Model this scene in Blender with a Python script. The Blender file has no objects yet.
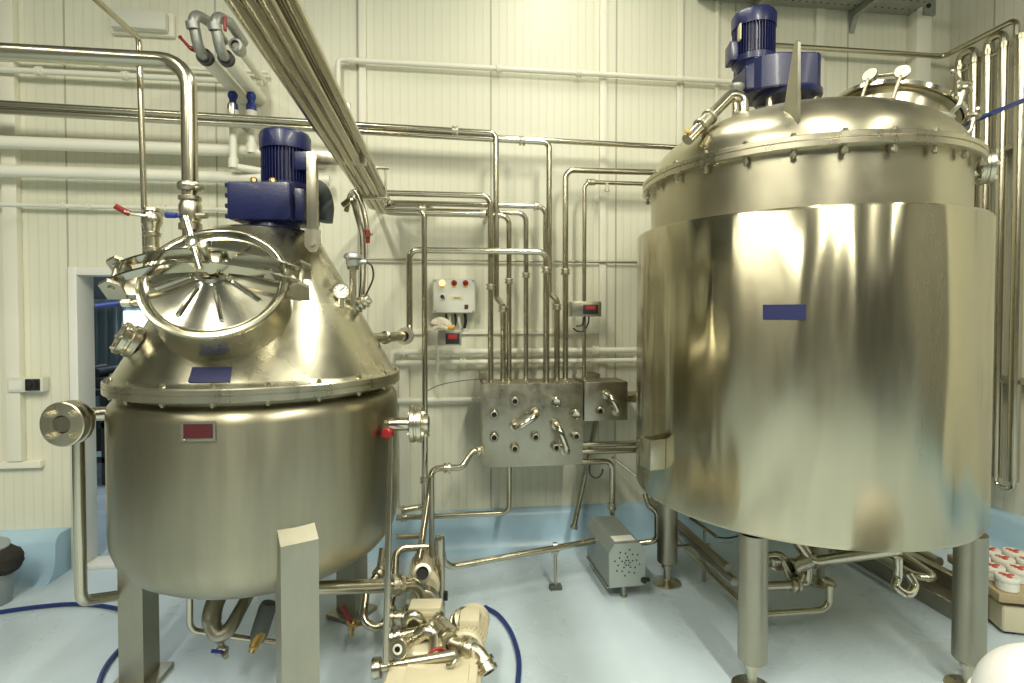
import bpy, bmesh, math, random
from mathutils import Vector as V, Matrix
random.seed(7)
SC = bpy.context.scene
COL = SC.collection
pi = math.pi
sin, cos = math.sin, math.cos

# ------------------------------------------------------------------ camera
F_PX = 545.0
YAW, PIT, CAMH = math.radians(7.2), math.radians(1.25), 1.70
CYE = 326.9                                   # optical axis row (photo is cropped a little)
FW = V((sin(YAW)*cos(PIT), cos(YAW)*cos(PIT), -sin(PIT)))
RT = V((cos(YAW), -sin(YAW), 0))
UP = V((sin(YAW)*sin(PIT), cos(YAW)*sin(PIT), cos(PIT)))
EYE = V((0, 0, CAMH))
def ray(px, py): return FW + RT*((px-512)/F_PX) - UP*((py-CYE)/F_PX)
def PY(px, py, Y): d = ray(px, py); return EYE + d*(Y/d.y)
def PX(px, py, X): d = ray(px, py); return EYE + d*(X/d.x)
def PZ(px, py, Z): d = ray(px, py); return EYE + d*((Z-CAMH)/d.z)
def PD(px, py, D): return EYE + ray(px, py)*D
def route(Y, *pix):
    """axis-aligned pipe run on the plane Y measured from the photograph"""
    out = [PY(*pix[0], Y)]
    for p in pix[1:]:
        q = PY(*p, Y); a = out[-1]
        out.append(V((q.x, Y, a.z)) if abs(q.x-a.x) > abs(q.z-a.z) else V((a.x, Y, q.z)))
    return out
def on_y(p, Y): return V((p.x, Y, p.z))
def on_z(p, z): return V((p.x, p.y, z))

cam = bpy.data.cameras.new('camera'); co = bpy.data.objects.new('camera', cam); COL.objects.link(co)
co.location = EYE; co.rotation_euler = (pi/2-PIT, 0, -YAW)
cam.sensor_width = 36; cam.lens = F_PX/1024*36; cam.shift_y = -(341.5-CYE)/1024; cam.clip_start = .05
SC.camera = co

# ------------------------------------------------------------------ mesh building
def frame(ax):
    ax = V(ax).normalized()
    h = V((0, 0, 1)) if abs(ax.z) < .95 else V((0, 1, 0))
    u = h.cross(ax).normalized(); v = ax.cross(u)
    return u, v, ax

class MB:
    def __init__(s): s.v = []; s.f = []
    def add(s, vs, fs):
        n = len(s.v); s.v += [V(p) for p in vs]; s.f += [tuple(i+n for i in f) for f in fs]; return s
    def bm(s, b, mat=None):
        b.verts.index_update()
        s.add([(mat @ v.co) if mat else v.co.copy() for v in b.verts], [[v.index for v in f.verts] for f in b.faces]); b.free(); return s
    def box(s, c, d, bev=0, rot=None, seg=2):
        b = bmesh.new(); bmesh.ops.create_cube(b, size=1)
        for v in b.verts: v.co = V((v.co.x*d[0], v.co.y*d[1], v.co.z*d[2]))
        if bev: bmesh.ops.bevel(b, geom=b.edges[:], offset=bev, segments=seg, affect='EDGES', profile=.6)
        m = Matrix.Translation(V(c))
        if rot is not None: m = m @ (rot.to_4x4() if not isinstance(rot, (int, float)) else Matrix.Rotation(rot, 4, 'Z'))
        return s.bm(b, m)
    def lathe(s, prof, o=(0, 0, 0), ax=(0, 0, 1), n=24, a0=0, a1=2*pi):
        u, v, w = frame(ax); o = V(o); full = abs(a1-a0) > 6.28
        m = n if full else n+1
        vs, fs, rings = [], [], []
        for r, t in prof:
            if r < 1e-6: rings.append([len(vs)]); vs.append(o+w*t)
            else:
                k = len(vs); rings.append(list(range(k, k+m)))
                for i in range(m):
                    a = a0+(a1-a0)*i/n; vs.append(o+w*t+(u*cos(a)+v*sin(a))*r)
        for A, B in zip(rings, rings[1:]):
            for i in range(n):
                j = (i+1) % m
                if len(A) == 1 and len(B) == 1: continue
                if len(A) == 1: fs.append((A[0], B[i], B[j])) if full else fs.append((A[0], B[i], B[j]))
                elif len(B) == 1: fs.append((A[j], A[i], B[0]))
                else: fs.append((A[j], A[i], B[i], B[j]))
        return s.add(vs, fs)
    def cyl(s, p, q, r, n=16, r2=None, cap=True):
        p, q = V(p), V(q); L = (q-p).length; r2 = r if r2 is None else r2
        pr = [(r, 0), (r2, L)]
        if cap: pr = [(0, 0)]+pr+[(0, L)]
        return s.lathe(pr, p, q-p, n)
    def tube(s, pts, r, bend=None, n=12, cap=True, steps=6):
        bend = r*2.6 if bend is None else bend
        P = [V(p) for p in pts]; out = [P[0]]
        for i in range(1, len(P)-1):
            a, b, c = P[i-1], P[i], P[i+1]
            d1, d2 = (a-b), (c-b); l1, l2 = d1.length, d2.length
            if l1 < 1e-6 or l2 < 1e-6: continue
            d1 /= l1; d2 /= l2
            ang = pi-d1.angle(d2)
            if ang < .02 or bend <= 0: out.append(b); continue
            t = min(bend*math.tan(ang/2), l1*.49, l2*.49)
            p0, p1 = b+d1*t, b+d2*t
            R = t/math.tan(ang/2); ctr = b+(d1+d2).normalized()*(R/cos(ang/2))
            x = (p0-ctr); y = (p1-ctr)
            for k in range(steps+1):
                f = k/steps; th = ang
                out.append(ctr+(x*sin((1-f)*th)+y*sin(f*th))/sin(th) if sin(th) > 1e-4 else p0.lerp(p1, f))
        out.append(P[-1]); P = [out[0]]
        for q in out[1:]:
            if (q-P[-1]).length > 1e-5: P.append(q)
        vs, fs = [], []; u = None
        rr = r if callable(r) else (lambda f: r)
        for i, p in enumerate(P):
            t = (P[min(i+1, len(P)-1)]-P[max(i-1, 0)]).normalized()
            if u is None: u = frame(t)[0]
            u = (u-t*u.dot(t)).normalized(); w = t.cross(u); q = rr(i/(len(P)-1))
            for k in range(n):
                a = 2*pi*k/n; vs.append(p+(u*cos(a)+w*sin(a))*q)
        for i in range(len(P)-1):
            for k in range(n):
                j = (k+1) % n; fs.append((i*n+k, i*n+j, (i+1)*n+j, (i+1)*n+k))
        if cap: fs.append(tuple(range(n))[::-1]); fs.append(tuple((len(P)-1)*n+k for k in range(n)))
        return s.add(vs, fs)
    def smooth(s, pts, r, n=12, sub=6, cap=True):
        """tube through points along a Catmull-Rom curve"""
        P = [V(p) for p in pts]; Q = [P[0]*2-P[1]]+P+[P[-1]*2-P[-2]]; out = []
        for i in range(1, len(Q)-2):
            for k in range(sub):
                t = k/sub; a, b, c, d = Q[i-1:i+3]
                out.append(.5*((2*b)+(c-a)*t+(2*a-5*b+4*c-d)*t*t+(3*b-a-3*c+d)*t**3))
        out.append(P[-1]); return s.tube(out, r, bend=0, n=n, cap=cap)
    def sphere(s, c, r, n=16, sz=1.0, m=10):
        return s.lathe([(r*sin(pi*i/m) if 0 < i < m else 0, -r*sz*cos(pi*i/m)) for i in range(m+1)], c, (0, 0, 1), n)
    def prism(s, poly, o, u, v, d):
        """polygon in the frame (u, v) at o, pushed along d"""
        o, u, v, d = V(o), V(u), V(v), V(d); n = len(poly)
        A = [o+u*x+v*y for x, y in poly]
        s.add(A+[p+d for p in A], [tuple(range(n))[::-1], tuple(range(n, 2*n))]+[(i, (i+1) % n, (i+1) % n+n, i+n) for i in range(n)])
        return s
    def sheet(s, fn, nu, nv, th):
        """curved plate: fn(i,j)->(point, normal)"""
        vs, fs = [], []
        for side in (0, 1):
            for i in range(nu+1):
                for j in range(nv+1):
                    p, nn = fn(i/nu, j/nv); vs.append(p+nn*th*side)
        k = (nu+1)*(nv+1); id_ = lambda s_, i, j: s_*k+i*(nv+1)+j
        for i in range(nu):
            for j in range(nv):
                fs.append((id_(0, i, j), id_(0, i, j+1), id_(0, i+1, j+1), id_(0, i+1, j)))
                fs.append((id_(1, i, j), id_(1, i+1, j), id_(1, i+1, j+1), id_(1, i, j+1)))
        for i in range(nu):
            fs.append((id_(0, i, 0), id_(0, i+1, 0), id_(1, i+1, 0), id_(1, i, 0))); fs.append((id_(0, i, nv), id_(1, i, nv), id_(1, i+1, nv), id_(0, i+1, nv)))
        for j in range(nv):
            fs.append((id_(0, 0, j), id_(1, 0, j), id_(1, 0, j+1), id_(0, 0, j+1))); fs.append((id_(0, nu, j), id_(0, nu, j+1), id_(1, nu, j+1), id_(1, nu, j)))
        return s.add(vs, fs)

WL = {}
def obj(name, m, mat, parent=None, sharp=35, label=None):
    me = bpy.data.meshes.new(name)
    lo = [min(v[i] for v in m.v) for i in range(3)]; hi = [max(v[i] for v in m.v) for i in range(3)]
    c = V(((lo[0]+hi[0])/2, (lo[1]+hi[1])/2, lo[2]))
    me.from_pydata([v-c for v in m.v], [], m.f)
    b = bmesh.new(); b.from_mesh(me); bmesh.ops.recalc_face_normals(b, faces=b.faces[:]); b.to_mesh(me); b.free()
    me.shade_smooth(); me.set_sharp_from_angle(angle=math.radians(sharp))
    me.materials.append(mat)
    o = bpy.data.objects.new(name, me); COL.objects.link(o)
    if parent: o.parent = parent; o.location = c-WL[parent.as_pointer()]
    else: o.location = c
    WL[o.as_pointer()] = c
    if label: o['label'] = label
    return o
def tag(o, label, cat, group=None, kind=None):
    o['label'] = label; o['category'] = cat
    if group: o['group'] = group
    if kind: o['kind'] = kind
    return o
def thing(name, loc, label, cat, group=None):
    o = bpy.data.objects.new(name, None); COL.objects.link(o); o.location = V(loc); o.empty_display_size = .05
    WL[o.as_pointer()] = V(loc); return tag(o, label, cat, group)
def struct(name, m, mat, parent=None, sharp=35):
    o = obj(name, m, mat, parent, sharp)
    if not parent: o['kind'] = 'structure'
    return o
def dup(o, off, label=None):
    """copy of a thing with its parts and sub-parts, moved by off"""
    def rec(x, par):
        c = x.copy(); COL.objects.link(c); c.parent = par
        for ch in x.children: rec(ch, c)
        return c
    c = rec(o, None); c.location = o.location+V(off)
    if label: c['label'] = label
    return c
def copies(o, offs):
    """copies of a part under the same thing"""
    for d in offs:
        c = o.copy(); COL.objects.link(c); c.location = o.location+V(d)

# ------------------------------------------------------------------ materials
def mat(name, col, rough=.5, metal=0, aniso=0, spec=None, noise=0, nscale=(6, 6, 6), bump=0, bscale=40, emit=None, rvar=0, coat=0, dent=0, trans=0):
    m = bpy.data.materials.new(name); m.use_nodes = True; nt = m.node_tree; N = nt.nodes; L = nt.links
    bs = N['Principled BSDF']; bs.inputs['Base Color'].default_value = (*col, 1)
    bs.inputs['Roughness'].default_value = rough; bs.inputs['Metallic'].default_value = metal
    if coat: bs.inputs['Coat Weight'].default_value = coat; bs.inputs['Coat Roughness'].default_value = .12
    if trans: bs.inputs['Transmission Weight'].default_value = trans
    if emit: bs.inputs['Emission Color'].default_value = (*emit[0], 1); bs.inputs['Emission Strength'].default_value = emit[1]
    tc = N.new('ShaderNodeTexCoord')
    if aniso:
        tg = N.new('ShaderNodeTangent'); tg.direction_type = 'RADIAL'; tg.axis = 'Z'; L.new(tg.outputs['Tangent'], bs.inputs['Tangent']); bs.inputs['Anisotropic'].default_value = aniso; bs.inputs['Anisotropic Rotation'].default_value = .25
    if noise or rvar:
        mp = N.new('ShaderNodeMapping'); mp.inputs['Scale'].default_value = nscale; L.new(tc.outputs['Object'], mp.inputs['Vector'])
        nz = N.new('ShaderNodeTexNoise'); nz.inputs['Scale'].default_value = 1; nz.inputs['Detail'].default_value = 5; nz.inputs['Roughness'].default_value = .6
        L.new(mp.outputs['Vector'], nz.inputs['Vector'])
        if noise:
            r = N.new('ShaderNodeMapRange'); r.inputs['From Min'].default_value = .3; r.inputs['From Max'].default_value = .7
            r.inputs['To Min'].default_value = 1-noise; r.inputs['To Max'].default_value = 1+noise*.5
            L.new(nz.outputs['Fac'], r.inputs['Value'])
            mx = N.new('ShaderNodeVectorMath'); mx.operation = 'SCALE'; mx.inputs[0].default_value = col; L.new(r.outputs['Result'], mx.inputs['Scale'])
            L.new(mx.outputs['Vector'], bs.inputs['Base Color'])
        if rvar:
            r = N.new('ShaderNodeMapRange'); r.inputs['From Min'].default_value = .3; r.inputs['From Max'].default_value = .7
            r.inputs['To Min'].default_value = max(0, rough-rvar); r.inputs['To Max'].default_value = rough+rvar
            L.new(nz.outputs['Fac'], r.inputs['Value']); L.new(r.outputs['Result'], bs.inputs['Roughness'])
    nrm = None
    if dent:
        dn = N.new('ShaderNodeTexNoise'); dn.inputs['Scale'].default_value = dent[0]; dn.inputs['Detail'].default_value = dent[2] if len(dent) > 2 else 1.5
        mp2 = N.new('ShaderNodeMapping'); mp2.inputs['Scale'].default_value = (1, 1, dent[3] if len(dent) > 3 else .6); L.new(tc.outputs['Object'], mp2.inputs['Vector']); L.new(mp2.outputs['Vector'], dn.inputs['Vector'])
        b1 = N.new('ShaderNodeBump'); b1.inputs['Strength'].default_value = 1; b1.inputs['Distance'].default_value = dent[1]
        L.new(dn.outputs['Fac'], b1.inputs['Height']); nrm = b1
    if bump:
        bn = N.new('ShaderNodeTexNoise'); bn.inputs['Scale'].default_value = bscale; bn.inputs['Detail'].default_value = 3; L.new(tc.outputs['Object'], bn.inputs['Vector'])
        b2 = N.new('ShaderNodeBump'); b2.inputs['Strength'].default_value = 1; b2.inputs['Distance'].default_value = bump
        L.new(bn.outputs['Fac'], b2.inputs['Height'])
        if nrm: L.new(nrm.outputs['Normal'], b2.inputs['Normal'])
        nrm = b2
    if nrm: L.new(nrm.outputs['Normal'], bs.inputs['Normal'])
    return m

ST = (.56, .525, .41)
M = {}
M['steel'] = mat('brushed_steel', ST, .30, 1, noise=.10, nscale=(9, 9, 2), rvar=.07)
M['pipe'] = mat('pipe_steel', (.53, .495, .385), .22, 1, noise=.08, nscale=(4, 4, 4), rvar=.03)
M['polish'] = mat('polished_steel', (.62, .595, .49), .13, 1, rvar=.05, nscale=(5, 5, 5))
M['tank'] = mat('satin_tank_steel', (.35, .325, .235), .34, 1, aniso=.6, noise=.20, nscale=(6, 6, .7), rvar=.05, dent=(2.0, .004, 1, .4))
M['jacket'] = mat('dented_tank_steel', (.50, .46, .33), .22, 1, aniso=.72, noise=.14, nscale=(4, 4, .5), rvar=.06, dent=(4.2, .05, .8, .22))
M['shell'] = mat('tank_shell_steel', (.52, .485, .365), .32, 1, aniso=.5, noise=.10, nscale=(4, 4, 4), rvar=.05, dent=(2.4, .004, 1, 1))
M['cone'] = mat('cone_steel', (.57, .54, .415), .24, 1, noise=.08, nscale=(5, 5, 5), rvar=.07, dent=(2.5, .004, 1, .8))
M['dull'] = mat('dull_steel', (.40, .38, .30), .42, 1, noise=.12, nscale=(8, 8, 3), rvar=.06)
M['plate'] = mat('panel_steel', (.42, .40, .32), .34, 1, noise=.14, nscale=(12, 12, 12), rvar=.08, dent=(3, .003))
M['galv'] = mat('galvanised', (.42, .43, .40), .45, .8, noise=.15, nscale=(30, 30, 30))
M['tray'] = mat('galvanised_tray', (.36, .37, .33), .5, .6, noise=.15, nscale=(20, 20, 20))
M['dark'] = mat('bore_black', (.012, .012, .012), .7)
M['blue'] = mat('blue_enamel', (.006, .010, .068), .38, 0, noise=.15, nscale=(14, 14, 14), coat=.12, bump=.0006, bscale=90)
M['plateblue'] = mat('blue_plate', (.008, .012, .075), .6)
M['hose'] = mat('blue_hose', (.012, .03, .15), .4)
M['bplast'] = mat('blue_plastic', (.012, .03, .22), .4)
M['red'] = mat('red_plastic', (.25, .008, .01), .4)
M['redplate'] = mat('red_plate', (.06, .002, .004), .6)
M['white'] = mat('white_pvc', (.80, .79, .68), .35)
M['wpaint'] = mat('white_paint', (.80, .78, .66), .4)
M['cream'] = mat('cream_enamel', (.60, .55, .39), .38, 0, noise=.06, nscale=(10, 10, 10), coat=.2)
M['enclosure'] = mat('enclosure_grey', (.66, .66, .58), .45)
M['ygrey'] = mat('box_grey', (.26, .29, .27), .45, .3)
M['rubber'] = mat('grey_rubber', (.10, .11, .10), .6)
M['black'] = mat('black_plastic', (.015, .015, .016), .45)
M['brass'] = mat('brass', (.55, .36, .13), .35, 1, noise=.2, nscale=(30, 30, 30))
M['yellow'] = mat('yellow_tag', (.75, .50, .10), .5)
M['amber'] = mat('amber_lens', (.9, .65, .25), .3, emit=((1, .7, .25), 1.2))
M['redlens'] = mat('red_lens', (.30, .01, .01), .2)
M['led'] = mat('red_digits', (.2, .01, .01), .4, emit=((1, .04, .03), .35))
M['tan'] = mat('tan_label', (.62, .56, .36), .6)
M['ink'] = mat('label_ink', (.22, .20, .14), .6)
M['paper'] = mat('white_label', (.75, .75, .68), .6)
M['glove'] = mat('glove_cloth', (.72, .66, .52), .9, noise=.15, nscale=(40, 40, 40), bump=.002, bscale=120)
M['gloveo'] = mat('glove_orange', (.65, .38, .08), .8)
M['rope'] = mat('string', (.45, .43, .36), .9)
M['dial'] = mat('gauge_dial', (.80, .80, .74), .4)
M['whitecover'] = mat('white_cover', (.85, .85, .83), .5, noise=.06, nscale=(9, 9, 9))
M['tan_tray'] = mat('tan_tray', (.42, .34, .20), .5, noise=.1, nscale=(12, 12, 12))
M['lid_white'] = mat('jar_lid_white', (.72, .71, .64), .35)
M['lid_red'] = mat('jar_lid_red', (.55, .09, .05), .4)
M['doorframe'] = mat('door_frame_white', (.78, .78, .72), .4)
M['mop'] = mat('dark_rag', (.025, .024, .02), .9, bump=.01, bscale=60)
M['darkmach'] = mat('dark_machine', (.03, .035, .04), .5)
M['bucket'] = mat('blue_grey_bucket', (.28, .33, .34), .45)
M['gasket'] = mat('red_gasket', (.32, .03, .03), .5)
M['dirt'] = mat('floor_scuff', (.38, .33, .22), .6)

def wall_mat(name, col, axis, pitch=1.12, off=0):
    """insulated panels: joint grooves every pitch metres, fine ribs between them"""
    m = mat(name, col, .42); nt = m.node_tree; N = nt.nodes; L = nt.links; bs = N['Principled BSDF']
    g = N.new('ShaderNodeNewGeometry'); sp = N.new('ShaderNodeSeparateXYZ'); L.new(g.outputs['Position'], sp.inputs[0])
    def mth(op, a, b=None):
        n = N.new('ShaderNodeMath'); n.operation = op
        for i, x in enumerate((a, b)):
            if x is None: continue
            if isinstance(x, (int, float)): n.inputs[i].default_value = x
            else: L.new(x, n.inputs[i])
        return n.outputs[0]
    x = mth('ADD', sp.outputs[axis], pitch*100-off)
    def groove(p, w):
        f = mth('FRACT', mth('DIVIDE', x, p)); d = mth('ABSOLUTE', mth('SUBTRACT', f, .5))
        return mth('LESS_THAN', mth('SUBTRACT', .5, d), w/p/2)
    j = groove(pitch, .012); r = groove(pitch/16, .010)
    h = mth('ADD', mth('MULTIPLY', j, -1.0), mth('MULTIPLY', r, -.45))
    b = N.new('ShaderNodeBump'); b.inputs['Strength'].default_value = .8; b.inputs['Distance'].default_value = .004
    L.new(h, b.inputs['Height']); L.new(b.outputs['Normal'], bs.inputs['Normal'])
    # joints are coloured darker, ribs slightly so
    nz = N.new('ShaderNodeTexNoise'); nz.inputs['Scale'].default_value = 1.5; L.new(g.outputs['Position'], nz.inputs['Vector'])
    k = mth('SUBTRACT', mth('ADD', .96, mth('MULTIPLY', nz.outputs['Fac'], .08)), mth('ADD', mth('MULTIPLY', j, .35), mth('MULTIPLY', r, .05)))
    s = N.new('ShaderNodeVectorMath'); s.operation = 'SCALE'; s.inputs[0].default_value = col; L.new(k, s.inputs['Scale']); L.new(s.outputs['Vector'], bs.inputs['Base Color'])
    return m
M['wall'] = wall_mat('cream_wall_panel', (.74, .73, .59), 0, .937, -2.465)
M['wallr'] = wall_mat('cream_wall_panel_side', (.70, .69, .58), 1, 1.10, .3)
M['floor'] = mat('pale_blue_epoxy', (.53, .63, .70), .30, 0, noise=.10, nscale=(1.6, 1.6, 1.6), rvar=.10, bump=.0008, bscale=25)
M['kerb'] = mat('blue_epoxy_cove', (.40, .58, .72), .35, 0, noise=.10, nscale=(2.5, 2.5, 2.5), rvar=.08)
M['ceil'] = mat('ceiling_panel', (.30, .30, .27), .6)  # unseen ceiling, kept dark to cut the fill light
M['wallf'] = mat('grey_wall', (.16, .16, .14), .6)  # dark tone chosen so the unseen walls dim the steel's reflections
M['clad'] = mat('blue_grey_cladding', (.30, .38, .40), .5)
M['navy'] = mat('dark_lintel', (.05, .06, .075), .6)

# ------------------------------------------------------------------ setting
WY, WX, CZ = 3.96, 4.05, 4.75
DX0, DX1, DZ = PY(84.5, 400, WY+.06).x, PY(84.5, 400, WY+.06).x+.95, PY(86, 272, WY).z
struct('floor', MB().box((0, .6, -.05), (9.8, 15.4, .1)), M['floor'])
w = MB()
w.box(((-4.7+DX0)/2, WY+.06, CZ/2), (DX0+4.7, .12, CZ)).box(((DX1+WX)/2, WY+.06, CZ/2), (WX-DX1, .12, CZ)).box(((DX0+DX1)/2, WY+.06, (CZ+DZ)/2), (DX1-DX0, .12, CZ-DZ))
struct('wall_back', w, M['wall'])
struct('wall_right', MB().box((WX+.06, 2.5, CZ/2), (.12, 3.0, CZ)), M['wallr'])
struct('wall_right_front', MB().box((WX+.06, -3.05, CZ/2), (.12, 8.1, CZ)), M['wallf'])  # unseen stretch of wall, made dark grey to darken the tank's reflections
struct('wall_left', MB().box((-4.7, -1.5, CZ/2), (.12, 11, CZ)), M['wallf'])
struct('wall_front', MB().box((-.4, -7.0, CZ/2), (8.7, .12, CZ)), M['wallf'])
struct('ceiling', MB().box((-.4, -1.5, CZ+.05), (8.8, 11.2, .1)), M['ceil'])
# white frame round the doorway
d = MB()
fw = .03
d.box((DX0-fw/2+.012, WY+.05, (DZ+fw)/2), (fw+.024, .18, DZ+fw), .006).box((DX1+fw/2-.012, WY+.05, (DZ+fw)/2), (fw+.024, .18, DZ+fw), .006).box(((DX0+DX1)/2, WY+.05, DZ+fw/2-.012), (DX1-DX0-.002, .174, fw+.022), .006)
d.box(((DX0+DX1)/2, WY+.05, .012), (DX1-DX0, .16, .024), .004)
struct('door_1', d, M['doorframe'])
# coved blue upstands
def kerb(name, a, b, inward, h=.285, t=.13, cap=False):
    a, b = V(a), V(b); t0 = V(inward)
    prof = [(0, -.01), (t+.10, -.01), (t+.055, .010), (t+.02, .045), (t, .10), (t-.012, h-.045), (t-.03, h-.015), (t-.06, h), (0, h)]
    m = MB().prism(prof, a, t0, V((0, 0, 1)), b-a)
    return struct(name, m, M['kerb'], None, 50)
kerb('baseboard_back', (DX1+.12, WY, 0), (WX, WY, 0), (0, -1, 0), h=.28, t=.07)
kerb('baseboard_left', (-4.6, WY, 0), (DX0-.06, WY, 0), (0, -1, 0), h=.28, t=.16)
kerb('baseboard_right', (WX, -6.9, 0), (WX, WY-.02, 0), (-1, 0, 0), h=.28, t=.10)
# wall trim: vertical and horizontal trunking strips, corner post
def strip(n, p, q, w_, t_=.025):
    p, q = V(p), V(q); c = (p+q)/2; c.y = WY-t_/2
    dd = (abs(q.x-p.x) or w_, t_, abs(q.z-p.z) or w_)
    struct('trim_%d' % n, MB().box(c, dd, .004), M['wpaint'])
def vstrip(n, px, y0, y1, w_, t_=.025):
    a = PY(px, y0, WY); b = PY(px, y1, WY); strip(n, (a.x, 0, min(a.z, CZ-.01)), (a.x, 0, b.z), w_, t_)
vstrip(1, 9, -90, 460, .085, .05); vstrip(2, 362, -90, 330, .05); vstrip(3, 603, -90, 440, .05, .03); vstrip(4, 680, -90, 200, .045); vstrip(5, 717, -90, 200, .022)
vstrip(6, 820, -90, 250, .07); vstrip(7, 404, 350, 505, .07, .03)
a = PY(-60, 466, WY); b = PY(45, 466, WY); strip(8, (a.x, 0, a.z), (b.x, 0, a.z), .045, .04)
a = PY(395, 332, WY); b = PY(598, 332, WY); strip(9, (a.x, 0, a.z), (b.x, 0, a.z), .035, .03)
a = PY(919, 100, 3.90); struct('trim_10', MB().box((a.x, WY-.05, CZ/2+.14), (.13, .10, CZ-.30), .01), M['wpaint'])
# room beyond the doorway
Y2 = 7.6
struct('wall_beyond', MB().box((-3.2, Y2, 1.6), (5.4, .1, 3.2)), M['clad'])
struct('wall_beyond_left', MB().box((-5.8, 5.9, 1.6), (.1, 3.7, 3.2)), M['clad'])
struct('wall_beyond_right', MB().box((-.6, 5.9, 1.6), (.1, 3.7, 3.2)), M['clad'])
struct('ceiling_beyond', MB().box((-3.2, 5.85, 3.2), (5.4, 3.6, .1)), M['navy'])
g = MB()
for i in range(46): g.box((-5.7+i*.11, Y2-.06, 1.4), (.05, .03, 2.8), .008)
struct('trim_11', g, M['clad'])
a = PY(83, 274, Y2-.9); b = PY(83, 299, Y2-.9)
struct('trim_12', MB().box((-3.2, Y2-.9, (a.z+b.z)/2+.18), (5.3, .08, a.z-b.z+.36), .01), M['navy'])
a = PY(124, 311, Y2-.1); b = PY(156, 349, Y2-.1)
struct('window_1', MB().box(((a.x+b.x)/2, Y2-.09, (a.z+b.z)/2), (b.x-a.x, .03, a.z-b.z)), mat('daylight_pane', (.8, .85, .95), .3, emit=((.82, .9, 1), 2.6)))
# dark machine seen through the doorway
P0 = PY(112, 400, 6.2)
mc = thing('conveyor_machine', (P0.x, 6.2, 0), 'dark machine frame seen through the doorway', 'machine')
fr = MB()
for dx in (-.5, .1, .6):
    for dy in (-.3, .3): fr.box((P0.x+dx, 6.2+dy, .47), (.05, .05, .94))
for z in (.25, .60, .92): fr.box((P0.x+.05, 5.9, z), (1.2, .05, .05)).box((P0.x+.05, 6.5, z), (1.2, .05, .05))
obj('frame', fr, M['darkmach'], mc)
bd = MB().box((P0.x+.05, 6.2, 1.03), (1.25, .65, .09), .01)
for i in range(5): bd.cyl((P0.x-.5+i*.26, 5.9, 1.12), (P0.x-.5+i*.26, 6.5, 1.12), .045, 12)
obj('bed', bd, M['darkmach'], mc)
obj('drum', MB().lathe([(0, 0), (.17, 0), (.18, .02), (.18, .4), (0, .4)], (P0.x-.15, 6.2, .30), (0, 0, 1), 20), M['darkmach'], mc)

# perforated cable tray high on the back wall
TZ = PY(800, 7, 3.94).z
x0, x1 = PY(700, 0, 3.9).x, PY(908, 17, 3.94).x
ct = thing('cable_tray', ((x0+x1)/2, 3.68, TZ), 'grey perforated cable tray high in the right corner of the back wall', 'cable tray')
t = MB().box(((x0+x1)/2, 3.70, TZ), (x1-x0, .48, .006)).box(((x0+x1)/2, 3.46, TZ+.03), (x1-x0, .006, .06)).box(((x0+x1)/2, 3.94, TZ+.03), (x1-x0, .006, .06))
obj('tray', t, M['tray'], ct)
h = MB()
for i in range(30):
    for j in range(4): h.cyl((x0+.06+i*(x1-x0-.1)/29+(j % 2)*.03, 3.53+j*.11, TZ-.0045), (x0+.06+i*(x1-x0-.1)/29+(j % 2)*.03, 3.53+j*.11, TZ-.0035), .008, 8)
pf = obj('perforation', h, M['dark'], ct); pf['kind'] = 'stuff'
for px in (757, 857):
    bx = PY(px, 15, 3.9).x
    obj('bracket', MB().prism([(0, -.16), (0, 0), (-.46, 0), (-.46, -.035), (-.05, -.05)], (bx-.02, WY-.005, TZ-.006), (0, 1, 0), (0, 0, 1), (.04, 0, 0)), M['tray'], ct)
jb = PY(926, 9, 3.88)
j = thing('junction_box', (jb.x, 3.88, jb.z-.08), 'small grey bracket box at the right end of the cable tray', 'junction box')
obj('box', MB().box((jb.x, 3.90, jb.z+.0), (.10, .12, .13), .008), M['tray'], j)
obj('bolt', MB().cyl((jb.x-.02, 3.845, jb.z), (jb.x-.02, 3.83, jb.z), .018, 8), M['dark'], j)

# ------------------------------------------------------------------ left vessel with conical top
LX, LY, LR = -.828, 2.675, .606
def LC(lat, dep, z): return V((lat*cos(YAW)+dep*sin(YAW), -lat*sin(YAW)+dep*cos(YAW), z))   # from across / ahead of the camera
CX = V((LX, LY, 0))
LV = thing('mixing_vessel', (LX, LY, 0), 'steel vessel with a conical top and a round tilted hatch, on three square legs', 'vessel')
cyl_ = [(0, .535), (.18, .542), (.36, .568), (.48, .605), (.545, .648), (.585, .70), (.602, .755), (LR, .82), (LR, 1.298), (.601, 1.325), (.585, 1.346), (.558, 1.358), (.545, 1.362), (.545, 1.40)]
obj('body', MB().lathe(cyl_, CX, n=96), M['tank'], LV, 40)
None and obj('weld_band', MB().lathe([(LR-.01, .800), (LR+.002, .802), (LR+.0035, .808), (LR+.002, .814), (LR-.01, .816)], CX, n=96), M['dull'], LV)
Z0, Z1, R0, R1 = 1.434, 2.075, .582, .235
obj('flange', MB().lathe([(.54, 1.382), (.612, 1.382), (.617, 1.386), (.617, 1.406), (.612, 1.4085), (.612, 1.4115), (.617, 1.414), (.617, 1.430), (.612, 1.435), (.57, 1.435)], CX, n=96), M['steel'], LV)
def cone_r(z): return R0+(R1-R0)*(z-Z0-.018)/(Z1-Z0-.018)
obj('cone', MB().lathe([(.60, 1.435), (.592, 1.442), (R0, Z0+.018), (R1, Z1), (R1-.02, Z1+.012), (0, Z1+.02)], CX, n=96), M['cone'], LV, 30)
def bolt_mb(p, h=.075, r=.011):
    p = V(p); return MB().cyl(p, p+V((0, 0, h)), r*.62, 8).cyl(p+V((0, 0, .006)), p+V((0, 0, .020)), r, 6).cyl(p+V((0, 0, h-.018)), p+V((0, 0, h-.006)), r, 6)
nb = 20
b0 = obj('bolt', bolt_mb((LX+.592, LY, 1.364), .088), M['steel'], LV)
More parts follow.
